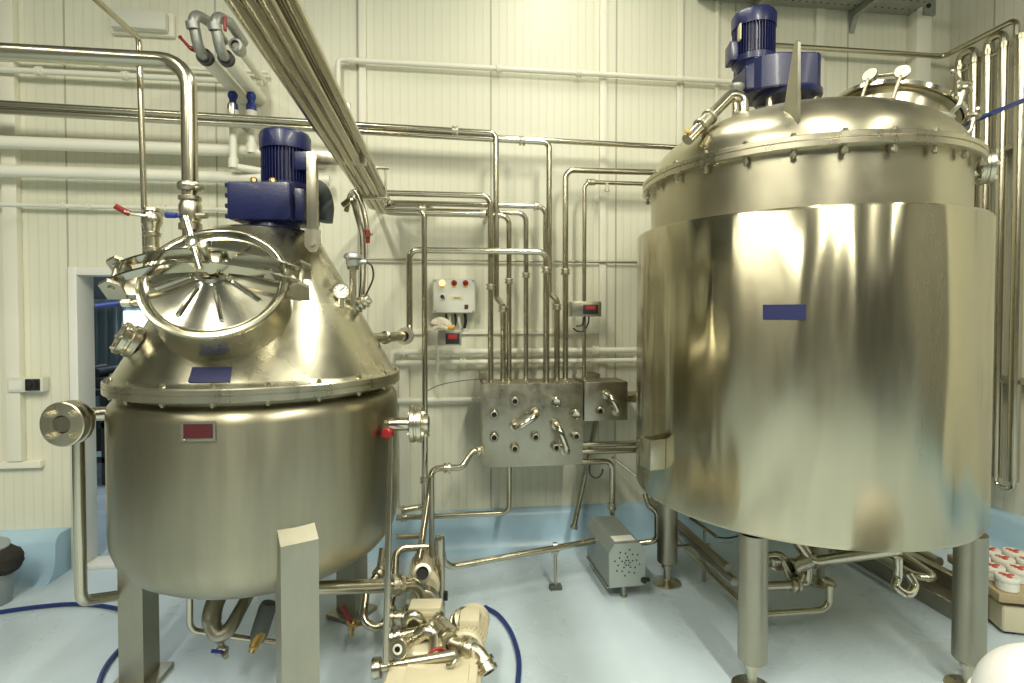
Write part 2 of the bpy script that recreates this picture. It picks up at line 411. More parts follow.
copies(b0, [(.592*cos(2*pi*i/nb)-.592, .592*sin(2*pi*i/nb), 0) for i in range(1, nb)])
# hatch
HC = PD(216, 281, 2.02)
az = math.radians(14); el = math.radians(35)
hl = V((sin(az), -cos(az), 0))                      # level direction away from the vessel
lat_ = LC(hl.x, hl.y, 0); hl = V((lat_.x, lat_.y, 0)).normalized()
HN = (hl*cos(el)+V((0, 0, 1))*sin(el)).normalized()
HU = V((0, 0, 1)).cross(HN).normalized(); HV = HN.cross(HU)   # HU: to the picture's right
HR = .250
def H(u, v, n): return HC+HU*u+HV*v+HN*n
obj('hatch_neck', MB().lathe([(HR-.012, -.34), (HR-.004, -.34), (HR-.002, -.012), (HR+.004, -.010), (HR+.007, 0), (HR+.004, .012), (HR-.006, .014), (HR-.012, .006)], HC, HN, 72), M['cone'], LV)
lid = obj('hatch_lid', MB().lathe([(0, .062), (.05, .060), (.066, .052), (.178, .012), (HR-.032, 0), (HR-.022, .012), (HR-.012, .016), (HR-.008, .010), (HR-.008, -.02), (0, -.02)], HC, HN, 72), M['polish'], LV)
rb = None
for k in range(8):
    a = 2*pi*k/8+.25; e = HU*cos(a)+HV*sin(a); t_ = HN.cross(e)
    p, q = HC+e*.08+HN*.050, HC+e*.188+HN*.012
    obj('rib', MB().tube([p-HN*.01, p, q, q-HN*.01], .0085, .01, 8), M['polish'], lid)
obj('hub', MB().lathe([(0, .05), (.055, .05), (.06, .062), (.05, .072), (.028, .074), (.024, .10), (0, .10)], HC, HN, 24), M['polish'], lid)
def bow(v0, n0, wid, th, u0=-.325, u1=.30, rise=.085):
    m = MB()
    def fn(i, j):
        u = u0+(u1-u0)*i; s_ = 1-((u-(u0+u1)/2)/((u1-u0)/2))**2
        return H(u, v0+(j-.5)*th, n0+rise*s_+0), HV
    vs = []
    N_ = 24; f = []
    for i in range(N_+1):
        u = u0+(u1-u0)*i/N_; s_ = 1-((u-(u0+u1)/2)/((u1-u0)/2))**2; ww = wid*(.45+.55*s_)
        n_ = n0+rise*s_
        vs += [H(u, v0-th/2, n_-ww/2), H(u, v0+th/2, n_-ww/2), H(u, v0+th/2, n_+ww/2), H(u, v0-th/2, n_+ww/2)]
    for i in range(N_):
        for k in range(4): f.append((i*4+k, i*4+(k+1) % 4, (i+1)*4+(k+1) % 4, (i+1)*4+k))
    f += [(0, 1, 2, 3), (N_*4+3, N_*4+2, N_*4+1, N_*4)]
    return m.add(vs, f)
cb = obj('clamp_bar', bow(.032, .035, .05, .009), M['polish'], LV)
obj('clamp_bar', bow(-.032, .035, .05, .009), M['polish'], LV)
obj('spindle', MB().cyl(H(0, 0, .06), H(0, 0, .20), .013, 16).box(H(0, 0, .118), (.085, .05, .03), .004, Matrix((HU, HV, HN)).transposed()), M['steel'], LV)
obj('t_handle', MB().cyl(H(-.06, .10, .225), H(.008, -.10, .185), .011, 12).lathe([(0, -.022), (.02, -.018), (.022, 0), (.02, .018), (0, .022)], H(-.026, .0, .205), HN, 16), M['polish'], LV)
for s_, u_ in ((-1, -.318), (1, .298)):
    m = MB()
    for v_ in (-.052, .052): m.prism([(-.032, -.05), (.03, -.05), (.034, .03), (.0, .055), (-.034, .03)], H(u_, v_-.006, .01), HU, HN, HV*.012)
    m.cyl(H(u_, -.065, .025), H(u_, .065, .025), .011, 12)
    m.prism([(0, -.045), (-s_*.09, -.045), (-s_*.09, -.025), (0, -.02)], H(u_, -.05, .0), HU, HN, HV*.10)
    obj('hatch_hinge' if s_ < 0 else 'hatch_clamp', m, M['steel'], LV)
# surface point of a solid of revolution met by the camera ray
def hit(px, py, c, rad):
    d = ray(px, py); t = .4
    while t < 8:
        p = EYE+d*t
        if (V((p.x, p.y))-V((c.x, c.y))).length < rad(p.z): return p
        t += .0015
    return EYE+d*2
def cpatch(c, rad, pa, pb, z0, z1, th, skew=0):
    """plate curved on a solid of revolution between the azimuths of pa and pb"""
    a0 = math.atan2(pa.y-c.y, pa.x-c.x); a1 = math.atan2(pb.y-c.y, pb.x-c.x)
    if a1 < a0-pi: a1 += 2*pi
    if a0 < a1-pi: a0 += 2*pi
    def fn(i, j):
        a = a0+(a1-a0)*i; z = z0+(z1-z0)*j; r = rad(z)
        return V((c.x+r*cos(a), c.y+r*sin(a), z)), V((cos(a), sin(a), 0))
    return MB().sheet(fn, 10, 3, th)
p = hit(190, 377, CX, cone_r); q = hit(231, 377, CX, cone_r)
zt, zb = hit(210, 367, CX, cone_r).z, hit(210, 382, CX, cone_r).z
obj('name_plate', cpatch(CX, cone_r, p, q, zb, zt, .004), M['plateblue'], LV, label='plain blue plate below the hatch')
p = hit(182, 431, CX, lambda z: LR); q = hit(216, 431, CX, lambda z: LR); zt, zb = hit(199, 421, CX, lambda z: LR).z, hit(199, 441, CX, lambda z: LR).z
fp = obj('plate_frame', cpatch(CX, lambda z: LR, p, q, zb, zt, .006), M['dull'], LV)
p = hit(185, 431, CX, lambda z: LR); q = hit(213.5, 431, CX, lambda z: LR)
obj('rating_plate', cpatch(CX, lambda z: LR+.006, p, q, zb+.011, zt-.010, .003), M['redplate'], fp, label='dark red plate')
obj('rivet', MB().sphere(p+V((0, -.008, -.03)), .004, 8), M['steel'], fp)
# legs: square box columns let into the wall of the vessel
def leg_l(cx, cy, w_, top, rot, bot=.0):
    m = MB(); e = V((cos(rot), sin(rot), 0)); s_ = V((-sin(rot), cos(rot), 0))          # e outward
    prof = [(-.05, bot), (.055, bot), (.055, top-.075), (-.045, top), (-.05, top)]
    m.prism(prof, V((cx, cy, 0))-s_*w_/2, e, V((0, 0, 1)), s_*w_)
    l = obj('leg', m, M['dull'], LV, 30)
    obj('foot_plate', MB().box((cx, cy, .0125), (.20, .20, .025), .004, rot), M['dull'], l)
for lat, dep, top, a_ in ((-1.66, 2.50, .80, None), (-.86, 3.17, .80, None), (-.852, 2.10, .93, None)):
    p = LC(lat, dep, 0); d2 = p-CX; a_ = math.atan2(d2.y, d2.x); rr = max(d2.length, .0)
    p = CX+d2.normalized()*(LR-.0 if top > .9 else .57)
    leg_l(p.x, p.y, .135, top, a_)
# side fittings of the vessel
def flange_pair(m, o, ax, r=.088, gap=.012, t=.020):
    return m.lathe([(0, 0), (.030, 0), (.030, t*2), (r-.002, t*2), (r, t*2+.002), (r, t*3-.002), (r-.002, t*3), (.036, t*3), (.036, t*2.7), (0, t*2.7)], o, ax, 40)
na = (LC(0, -1, 0)*1.0).normalized()
fo = PD(58, 425.5, 2.08)
ph = PD(78, 425, 2.24)
vn = obj('side_nozzle', MB().tube([PD(125, 413, 2.36), PD(92, 414, 2.30), ph+V((0, 0, .02)), fo-na*.02+V((0.0, 0, 0))], .030, .04, 16), M['pipe'], LV)
f1 = fo-na*.075
obj('side_flange', MB().lathe([(.025, 0), (.080, 0), (.087, .003), (.087, .021), (.078, .024), (.078, .034), (.087, .037), (.087, .057), (.083, .060), (.036, .060), (.034, .057), (.030, .025), (0, .025)], f1, na, 48), M['steel'], LV)
fu, fv, _ = frame(na)
for a in (.8, .8+pi/2, .8+pi, .8+1.5*pi):
    o_ = f1+(fu*cos(a)+fv*sin(a))*.060
    obj('bolt', MB().cyl(o_+na*.058, o_+na*.074, .0145, 6).cyl(o_-na*.012, o_+na*.082, .008, 8), M['steel'], LV)
dp = [ph+V((0, 0, .02)), on_z(ph, PD(78, 606, 2.22).z), PD(140, 592, 2.62)]
obj('drain_leg', MB().tube(dp, .0225, .06, 16), M['pipe'], LV)
# right-hand nozzle with red cap
ra = LC(.96, .05, 0).normalized(); o_ = PD(392, 424, 2.50)
obj('outlet_nozzle', MB().cyl(o_-ra*.10, o_+ra*.10, .030, 20), M['pipe'], LV)
obj('outlet_flange', MB().lathe([(.03, 0), (.082, 0), (.086, .004), (.086, .02), (.080, .023), (.080, .031), (.086, .034), (.086, .052), (.082, .055), (.04, .055), (.038, .08), (.03, .085), (0, .085)], o_+ra*.085, ra, 40), M['steel'], LV)
fu, fv, _ = frame(ra)
for k in range(4):
    a = .6+k*pi/2; q = o_+ra*.08+(fu*cos(a)+fv*sin(a))*.064
    obj('bolt', MB().cyl(q, q+ra*.07, .008, 8).cyl(q+ra*.055, q+ra*.068, .013, 6), M['steel'], LV)
obj('drain_cap', MB().lathe([(0, 0), (.020, 0), (.024, .004), (.024, .03), (.018, .036), (0, .037)], PD(389, 432, 2.40), LC(-.2, -1, 0), 20), M['red'], LV, label='red cap')
# cone nozzle to the return pipe
nz0 = PD(355, 340, 2.50); nz1 = PD(405, 336, 2.98)
obj('cone_nozzle', MB().tube([nz0, nz1], .026, 0, 16).lathe([(.026, 0), (.034, .004), (.034, .014), (.026, .018)], nz0.lerp(nz1, .55), nz1-nz0, 20), M['pipe'], LV)
# small tilted sight port at the left
sp_ = PD(137, 343, 2.19); sa = LC(-.66, -.62, .42).normalized()
obj('sight_port', MB().lathe([(.05, -.13), (.05, 0), (.066, .004), (.066, .028), (.060, .031), (.060, .040), (.066, .043), (.066, .062), (.060, .066), (.046, .066), (.046, .058), (0, .058)], sp_, sa, 36), M['steel'], LV)
for k in range(6):
    a = k*pi/3; fu, fv, _ = frame(sa); q = sp_+sa*.0+(fu*cos(a)+fv*sin(a))*.056
    obj('bolt', MB().cyl(q, q+sa*.072, .006, 8), M['steel'], LV)
# spray-ball valve with blue lever, left of the hatch
v0 = PD(140, 303, 2.27); v1 = PD(121, 303, 2.25)
va = obj('vent_valve', MB().tube([PD(165, 303, 2.40), v0, v1], .012, 0, 12).lathe([(.012, -.02), (.020, -.018), (.022, 0), (.020, .018), (.012, .02)], v0, v1-v0, 16).lathe([(0, -.015), (.019, -.015), (.019, .015), (0, .015)], v1.lerp(v0, .3), v1-v0, 6), M['steel'], LV)
obj('lever', MB().tube([v1, PD(117, 303.5, 2.25), PD(96, 306, 2.23)], lambda f: .006 if f < .3 else .011, 0, 10), M['bplast'], va, label='blue lever')
# gauge and probe on the right slope of the cone
g0 = PD(341, 291, 2.42); ga = LC(.42, -.9, .05).normalized()
pg = obj('pressure_gauge', MB().lathe([(0, -.03), (.036, -.03), (.038, -.026), (.038, 0), (.035, .006), (.033, .006), (.033, 0)], g0, ga, 28).tube([g0-V((0, 0, .03)), g0-V((0, 0, .075)), PD(349, 312, 2.52), PD(353, 322, 2.56)], .012, .02, 10), M['steel'], LV)
obj('dial', MB().lathe([(0, .002), (.033, .002), (.033, -.004), (0, -.004)], g0, ga, 28), M['dial'], pg, label='white gauge face')
gu, gv, _ = frame(ga)
tk = MB()
for k in range(9):
    a = math.radians(-40+k*32.5); e = gu*cos(a)+gv*sin(a); tk.tube([g0+ga*.003+e*.024, g0+ga*.003+e*.030], .0012, 0, 4)
tk.tube([g0+ga*.003-gu*.006, g0+ga*.003+gv*.016+gu*.014], .0016, 0, 5)
obj('pointer', tk, M['black'], pg)
t0 = PD(353, 318, 2.52); t1 = PD(353, 266, 2.52)
pr = obj('temperature_probe', MB().cyl(t0, t1, .016, 14).lathe([(.016, .0), (.026, .004), (.028, .02), (.020, .026)], t1-V((0, 0, .02)), (0, 0, 1), 6), M['steel'], LV)
obj('probe_head', MB().lathe([(0, 0), (.028, 0), (.032, .012), (.032, .032), (.042, .034), (.042, .046), (.036, .056), (.016, .062), (0, .062)], t1, (0, 0, 1), 24).cyl(t1+V((.03, 0, .02)), t1+V((.062, 0, .02)), .013, 10), M['galv'], pr)
obj('probe_cable', MB().smooth([t1+V((.06, 0, .02)), t1+V((.085, 0, .0)), t1+V((.09, .01, -.05)), t1+V((.07, .02, -.10)), t1+V((.04, .02, -.16))], .005, 6), M['black'], pr)
bp = PD(357, 306, 2.56); ba = LC(.75, .0, .45).normalized()
obj('ribbed_fitting', MB().lathe([(0, -.05), (.022, -.05)]+[(r, t) for k in range(5) for r, t in ((.022, k*.022-.05), (.033, k*.022-.047), (.033, k*.022-.036), (.022, k*.022-.033))]+[(.022, .07), (0, .07)], bp, ba, 20), M['steel'], LV)
# outlet pipes under the dished bottom
o0 = PD(221, 596, 2.42)
obj('bottom_elbow', MB().smooth([PD(222, 588, 2.50), PD(214, 606, 2.44), PD(212, 622, 2.40), PD(218, 635, 2.38), PD(229, 629, 2.40), PD(239, 612, 2.46), PD(252, 588, 2.56)], lambda f: .040-.014*f if f > .35 else .040, 18), M['dull'], LV)
bv = obj('sample_valve', MB().cyl(PD(220, 638, 2.38), PD(222, 652, 2.38), .014, 12).lathe([(0, -.02), (.02, -.02), (.024, 0), (.02, .02), (0, .02)], PD(222, 651, 2.38), LC(1, 0, 0), 12).cyl(PD(222, 651, 2.38), PD(226, 657, 2.34), .012, 10), M['dull'], LV)
obj('lever', MB().tube([PD(222, 652, 2.355), PD(211, 651, 2.34)], .008, 0, 8), M['bplast'], bv, label='blue lever')
tq = obj('heater', MB().lathe([(0, 0), (.028, 0), (.034, .02), (.038, .03), (.038, .15), (.03, .17), (0, .17)], PD(257, 641, 2.44), (PD(270, 600, 2.46)-PD(257, 641, 2.44)), 18), M['rubber'], LV)
obj('brass_valve', MB().cyl(PD(262, 632, 2.43), PD(254, 646, 2.40), .021, 8).sphere(PD(254, 646, 2.40), .021, 12).cyl(PD(254, 646, 2.40), PD(251, 653, 2.38), .012, 8), M['brass'], tq, label='brass drain valve')
tp = [PD(190, 592, 2.40), PD(190, 630, 2.40), PD(258, 640, 2.50), PD(300, 645, 2.6)]
obj('condensate_pipe', MB().tube(tp, .013, .05, 12), M['pipe'], LV)

# blue agitator drive standing on the cone
gz0, gz1 = 2.10, PD(270, 184, 2.40).z
gc = PD(270, 205, 2.47); gm = thing('agitator_drive', (gc.x, gc.y, Z1), 'blue gear motor on top of the conical vessel', 'gear motor')
rot = -YAW*.6
R3 = Matrix.Rotation(rot, 3, 'Z')
def G(x, y, z): return gc*1+R3 @ V((x, y, 0))+V((0, 0, z-gc.z))
gb = obj('gearbox', MB().box(G(0, 0, (gz0+gz1)/2+.005), (.27, .26, gz1-gz0-.01), .018, R3).box(G(.12, .04, (gz0+gz1)/2), (.12, .24, gz1-gz0-.03), .02, R3), M['blue'], gm)
obj('mounting_flange', MB().lathe([(0, 0), (.125, 0), (.125, .016), (.11, .022), (.105, .05), (0, .05)], G(.02, 0, Z1-.01), (0, 0, 1), 36), M['blue'], gm)
for k in range(4):
    q = G(-.138, -.09+.0*k, gz0+.03+k*.045); obj('bolt', MB().cyl(q, q+R3 @ V((-.016, 0, 0)), .011, 6), M['blue'], gb)
for x_ in (-.03, .05): obj('oil_plug', MB().lathe([(0, 0), (.016, 0), (.016, .012), (.010, .02), (0, .02)], G(x_, -.10, gz1), (0, 0, 1), 8), M['brass'], gb)
mc_ = PD(285.5, 160, 2.53); mb_, mt_ = gz1-.005, PD(287, 134, 2.53).z
mr = .101
mo = MB().lathe([(0, 0), (mr-.004, 0), (mr+.004, .01), (mr+.004, .03), (mr-.012, .036), (mr-.012, mt_-mb_-.08), (0, mt_-mb_-.08)], V((mc_.x, mc_.y, mb_)), (0, 0, 1), 48)
for k in range(44):
    a = 2*pi*k/44; c = V((mc_.x+cos(a)*(mr-.006), mc_.y+sin(a)*(mr-.006), (mb_+mt_)/2-.025)); mo.box(c, (.020, .004, mt_-mb_-.11), 0, a)
obj('motor', mo, M['blue'], gm)
obj('fan_cowl', MB().lathe([(mr, mt_-mb_-.085), (mr+.010, mt_-mb_-.085), (mr+.012, mt_-mb_-.02), (mr+.004, mt_-mb_-.004), (mr-.02, mt_-mb_+.006), (0, mt_-mb_+.010)], V((mc_.x, mc_.y, mb_)), (0, 0, 1), 48), M['blue'], gm)
tb = PD(305, 164, 2.52); obj('terminal_box', MB().box(tb+V((-.005, 0, 0)), (.10, .12, .085), .01, R3), M['blue'], gm)
# square steel arm bolted to the cone, carrying the pipe rack
a0 = PD(313, 240, 2.36); a1 = PD(313, 158, 2.36); a2 = PD(364, 161, 2.60)
ar = thing('support_arm', (a0.x, a0.y, a0.z-.03), 'square steel arm rising beside the blue motor to the overhead pipes', 'bracket')
a2 = V((a0.x+.205, a0.y+.02, a1.z)); a1 = V((a0.x, a0.y, a1.z))
obj('post', MB().box((a0+a1)/2+V((0, 0, -.0)), (.042, .042, a1.z-a0.z+.04), .003), M['steel'], ar)
obj('beam', MB().box((a1+a2)/2+V((.0, 0, -.0)), (a2.x-a1.x+.04, .05, .042), .003), M['steel'], ar)
obj('lug', MB().prism([(-.032, .04), (-.032, -.03), (-.012, -.055), (.012, -.055), (.032, -.03), (.032, .04)], a0+V((.005, -.034, 0)), (1, 0, 0), (0, 0, 1), (0, .012, 0)).cyl(a0+V((.005, -.042, -.02)), a0+V((.005, .05, -.02)), .011, 10), M['steel'], ar)
# dark grey flexible duct behind the arm
gd = [PD(322, 232, 2.75), PD(322, 200, 2.75), PD(332, 205, 2.78), PD(345, 205, 2.85)]
t_ = obj('cable_hose', MB().smooth([PD(305, 186, 2.62), PD(320, 189, 2.70), PD(326, 205, 2.74), PD(325, 222, 2.74)], .038, 16), M['rubber'])
tag(t_, 'dark grey flexible duct curving down behind the square steel arm', 'hose')

# ------------------------------------------------------------------ right vessel
TX, TY, TR = 1.909, 2.788, .835
CT = V((TX, TY, 0))
JZ0, JZ1 = .757, 2.147
RV = thing('storage_tank', (TX, TY, 0), 'large round steel tank with a dented jacket, domed lid and four tubular legs', 'tank')
obj('jacket', MB().lathe([(0, .66), (.3, .672), (.55, .70), (.70, .722), (.800, .735), (.826, .742), (TR, .760), (TR, JZ1-.012), (TR-.006, JZ1), (.775, JZ1+.008), (.758, JZ1+.01)], CT, n=128), M['jacket'], RV, 40)
obj('shell', MB().lathe([(.758, JZ1-.01), (.758, 2.40)], CT, n=128), M['shell'], RV)
FZ = 2.395
obj('flange', MB().lathe([(.75, FZ), (.800, FZ), (.806, FZ+.003), (.806, FZ+.022), (.800, FZ+.025), (.800, FZ+.029), (.806, FZ+.032), (.806, FZ+.050), (.800, FZ+.054), (.74, FZ+.054)], CT, n=128), M['steel'], RV)
DZ0, DH = FZ+.054, .33
def dome_r(z): return .757*math.sqrt(max(0, 1-((z-DZ0)/DH)**2)) if z > DZ0 else .757
obj('dome', MB().lathe([(.757*cos(pi/2*k/16), DZ0+DH*sin(pi/2*k/16)) for k in range(16)]+[(0, DZ0+DH)], CT, n=128), M['shell'], RV, 60)
def dome_p(x, y):
    r2 = ((x-TX)**2+(y-TY)**2)/.757**2
    return V((x, y, DZ0+DH*math.sqrt(max(0, 1-r2))))
nb = 26
b0 = obj('bolt', bolt_mb((TX+.782, TY, FZ-.035), .105, .014), M['steel'], RV)
copies(b0, [(.782*cos(2*pi*i/nb)-.782, .782*sin(2*pi*i/nb), 0) for i in range(1, nb)])
for px, depth_px in ((667, 583), (752, 689), (968, 689), (820, 582)):
    p = PZ(px, depth_px, 0)
    top = .715
    l = obj('leg', MB().lathe([(0, .135), (.057, .135), (.063, .142), (.063, top), (0, top)], p, (0, 0, 1), 28), M['dull'], RV)
    obj('foot', MB().lathe([(0, 0), (.088, 0), (.090, .004), (.088, .010), (.03, .022), (.022, .03), (.022, .10), (.034, .102), (.034, .122), (.022, .124), (.022, .14), (0, .14)], p, (0, 0, 1), 28), M['steel'], l)
p = hit(763, 312, CT, lambda z: TR); q = hit(806, 312, CT, lambda z: TR); zt, zb = hit(784, 304.5, CT, lambda z: TR).z, hit(784, 319.5, CT, lambda z: TR).z
obj('name_plate', cpatch(CT, lambda z: TR, p, q, zb, zt, .004), M['plateblue'], RV, label='plain blue plate')
# cup holder on the left flank
hp = PD(648, 453, 2.74); hd = V((hp.x-TX, hp.y-TY, 0)).normalized(); hs = V((-hd.y, hd.x, 0))
hp = V((TX, TY, hp.z))+hd*(TR+.045)
m = MB()
for sgn in (-1, 1): m.box(hp+hs*sgn*.045, (.09, .006, .15), .001, Matrix.Rotation(math.atan2(hd.y, hd.x), 3, 'Z'))
m.box(hp+hd*.042, (.006, .096, .15), .001, Matrix.Rotation(math.atan2(hd.y, hd.x), 3, 'Z')).box(hp-V((0, 0, .072)), (.09, .09, .006), .001, Matrix.Rotation(math.atan2(hd.y, hd.x), 3, 'Z'))
obj('pocket', m, M['steel'], RV)
# side port near the top right
sd = LC(.88, -.48, 0).normalized(); so = V((TX, TY, 0))+sd*.75
so.z = PD(963, 180, 2.85).z
obj('side_port', MB().lathe([(.06, -.03), (.06, .035), (.083, .037), (.083, .055), (.078, .058), (.078, .066), (.083, .069), (.083, .088), (.05, .088), (.05, .08), (0, .08)], so, sd, 40), M['steel'], RV)
su, sv, _ = frame(sd)
for k in range(6):
    a = k*pi/3; q = so+sd*.03+(su*cos(a)+sv*sin(a))*.070; obj('bolt', MB().cyl(q, q+sd*.068, .007, 8).cyl(q+sd*.058, q+sd*.07, .012, 6), M['steel'], RV)
# lifting lug: triangular plate
lp = PD(797, 128, 2.40); lt = PD(798, 62, 2.46)
lb = V((lp.x, lp.y, 0)); 
ld = V((lb.x-TX, lb.y-TY, 0)).normalized(); base = V((TX, TY, 0))+ld*.70
base = base+ld*.045; ld = Matrix.Rotation(.60, 3, 'Z') @ ld
obj('lifting_lug', MB().prism([(-.0, 0), (0, DZ0-FZ+.0), (-.004, lt.z-FZ-.01), (-.014, lt.z-FZ), (-.032, lt.z-FZ-.01), (-.11, DZ0-FZ+.06), (-.11, 0)], V((base.x, base.y, FZ+.03)), ld, (0, 0, 1), V((-ld.y, ld.x, 0))*.014), M['plate'], RV)
# manway on the right of the dome
MC = PD(895, 116, 2.98); mn = LC(.36, .05, .93).normalized(); MR = .295
mu = V((0, 1, 0)).cross(mn).normalized(); mv = mn.cross(mu)
obj('manway_neck', MB().lathe([(MR-.02, -.30), (MR-.02, -.012), (MR, -.01), (MR, 0), (MR-.03, 0)], MC, mn, 64), M['shell'], RV)
ml = obj('manway_lid', MB().lathe([(MR+.012, -.012), (MR+.022, -.008), (MR+.022, .014), (MR+.010, .018), (.22, .035), (.10, .05), (0, .055)], MC, mn, 64), M['polish'], RV)
for s_ in (-1, 1):
    ang = math.radians(216)+s_*.22
    e = mu*cos(ang)+mv*sin(ang); tt = mn.cross(e)
    q = MC+e*(MR+.01)
    obj('hinge_arm', MB().tube([q-mn*.10+e*.02, q+mn*.02+e*.025, q+mn*.055-e*.02, q+mn*.045-e*.07], .009, .02, 10).lathe([(0, -.008), (.034, -.008), (.034, .008), (0, .008)], q+mn*.045+e*.02, e, 20), M['dull'], ml)
ang = math.radians(216); e0 = mu*cos(ang-.22)+mv*sin(ang-.22); e1 = mu*cos(ang+.22)+mv*sin(ang+.22)
obj('hinge_pin', MB().cyl(MC+e0*(MR+.02)+mn*.045, MC+e1*(MR+.02)+mn*.045, .009, 10), M['steel'], ml)
for ang in (math.radians(280), math.radians(322)):
    e = mu*cos(ang)+mv*sin(ang); q = MC+e*(MR+.035)
    obj('swing_clamp', MB().tube([q-mn*.09-e*.02, q-mn*.05+e*.015, q+mn*.03+e*.01], .011, .02, 10).lathe([(0, 0), (.026, 0), (.028, .01), (.016, .022), (0, .024)], q+mn*.03+e*.01, mn, 14).tube([q-mn*.09-e*.05-mn.cross(e)*.03, q-mn*.09-e*.02, q-mn*.09-e*.02+mn.cross(e)*.03], .014, 0, 8).tube([q+mn*.05-mn.cross(e)*.05+e*.01, q+mn*.05+mn.cross(e)*.05+e*.01], .008, 0, 8), M['steel'], RV)
hq = PD(958, 101, 2.95)
obj('clamp_handle', MB().tube([hq+V((0, 0, -.04)), hq, hq+V((.02, 0, .10))], .010, .02, 10).tube([hq+V((.02, 0, .10)), hq+V((-.04, -.01, .15))], .008, 0, 8).sphere(hq+V((-.045, -.01, .152)), .014, 10).tube([hq+V((.02, 0, .10)), hq+V((.09, 0, .105))], .007, 0, 8), M['steel'], RV)
# inlet pipe and stub on the left of the dome
i0 = PD(743, 115, 2.72); i1 = PD(743, 98, 2.72); i2 = PD(731, 95, 2.72); i3 = PD(687, 140, 2.62)
ip = thing('inlet_pipe', i0, 'sloping steel inlet pipe with an elbow on the left of the tank dome', 'pipe')
i0.z -= .09
obj('pipe', MB().tube([i0, V((i0.x, i0.y, i1.z)), i2, i3], .028, .045, 16), M['pipe'], ip)
obj('ferrule', MB().lathe([(.028, -.02), (.046, -.018), (.050, -.010), (.050, .010), (.046, .018), (.028, .02)], V((i0.x, i0.y, i0.z+.075)), (0, 0, 1), 24), M['steel'], ip)
dd_ = (i3-i2).normalized()
vq = i2.lerp(i3, .60)
vv = obj('valve', MB().lathe([(.028, -.045), (.040, -.043), (.040, -.03), (.032, -.028), (.034, .028), (.040, .03), (.040, .043), (.028, .045)], vq, dd_, 20).cyl(vq, vq+V((.03, -.02, .05)), .011, 10), M['steel'], ip)
obj('handle', MB().tube([PD(691, 132, 2.6), PD(685, 131.5, 2.6)], .009, 0, 8), M['gloveo'], vv, label='orange handle')
s0 = PD(736, 122, 2.85)
st = thing('vent_stub', s0, 'capped upright stub pipe just left of the blue motor on the tank dome', 'pipe')
zt = PD(736, 88, 2.85).z
obj('pipe', MB().cyl(s0-V((0, 0, .05)), V((s0.x, s0.y, zt)), .022, 16), M['pipe'], st)
obj('cap', MB().lathe([(.022, -.06), (.038, -.056), (.042, -.04), (.038, -.03), (.026, -.026), (.04, -.006), (.040, .01), (.03, .018), (0, .022)], V((s0.x, s0.y, zt)), (0, 0, 1), 20), M['galv'], st)
# blue gear motor on the tank
ac = PD(787, 100, 2.98)
AZ = dome_p(ac.x, ac.y).z
rd = thing('agitator_drive', (ac.x, ac.y, AZ), 'blue gear motor on top of the domed tank', 'gear motor')
fz = PD(787, 96, 2.98).z
obj('mounting_flange', MB().lathe([(0, -.03), (.165, -.03), (.172, -.02), (.172, .0), (.150, .012), (.11, .03), (.10, .07), (0, .07)], V((ac.x, ac.y, fz)), (0, 0, 1), 48), M['blue'], rd)
for k in range(6):
    a = k*pi/3+.3; q = V((ac.x+.13*cos(a), ac.y+.13*sin(a), 0)); 
    obj('standoff', MB().cyl(V((q.x, q.y, dome_p(q.x, q.y).z-.02)), V((q.x, q.y, fz-.02)), .020, 12), M['steel'], rd)
bz0, bz1 = PD(780, 88, 2.85).z, PD(780, 54, 2.85).z
R4 = Matrix.Rotation(-.10, 3, 'Z')
def GB(x, y, z): return V((ac.x, ac.y, 0))+R4 @ V((x, y, 0))+V((0, 0, z))
b_ = bmesh.new(); 
poly = [(-.20, -.12), (-.26, -.05), (-.26, .09), (-.20, .14), (.085, .14), (.11, .11), (.11, -.13), (.085, -.155), (-.12, -.155)]
gb2 = MB().prism(poly, GB(0, 0, bz0), R4 @ V((1, 0, 0)), R4 @ V((0, 1, 0)), (0, 0, bz1-bz0))
gb2.prism([(-.27, .03), (-.27, .15), (-.19, .19), (-.17, .19), (-.17, .03)], GB(0, -.09, bz0-.02), R4 @ V((1, 0, 0)), (0, 0, 1), R4 @ V((0, .18, 0)))
gbo = obj('gearbox', gb2, M['blue'], rd, 25)
bev = gbo.modifiers.new('edge', 'BEVEL'); bev.width = .008; bev.segments = 2
mo_c = PD(753.5, 50, 2.98)
z0_, z1_ = PD(752, 64, 2.94).z, PD(752, 11, 2.94).z
mr = .106
L_ = z1_-z0_
mo = MB().lathe([(0, -.03), (mr*.8, -.03), (mr*.9, 0), (mr+.006, .012), (mr+.006, .045), (mr-.012, .05), (mr-.012, L_-.07), (0, L_-.07)], V((mo_c.x, mo_c.y, z0_)), (0, 0, 1), 48)
for k in range(44):
    a = 2*pi*k/44; mo.box(V((mo_c.x+cos(a)*(mr-.006), mo_c.y+sin(a)*(mr-.006), z0_+L_/2-.01)), (.020, .004, L_-.12), 0, a)
obj('motor', mo, M['blue'], rd)
obj('fan_cowl', MB().lathe([(mr, L_-.085), (mr+.008, L_-.085), (mr+.010, L_-.02), (mr, L_-.004), (mr-.02, L_+.004), (0, L_+.008)], V((mo_c.x, mo_c.y, z0_)), (0, 0, 1), 48), M['blue'], rd)
td = LC(-1, .10, 0).normalized()
obj('terminal_box', MB().box(V((mo_c.x, mo_c.y, z0_+.075))+td*.108, (.06, .10, .105), .008, Matrix.Rotation(math.atan2(td.y, td.x), 3, 'Z')), M['blue'], rd)
obj('motor_plate', MB().box(V((mo_c.x, mo_c.y, z0_+L_*.56))+(td+LC(0,-.55,0)).normalized()*(mr+.002), (.008, .06, .085), .001, Matrix.Rotation(math.atan2(td.y, td.x), 3, 'Z')), M['tan'], rd, label='cream rating plate')
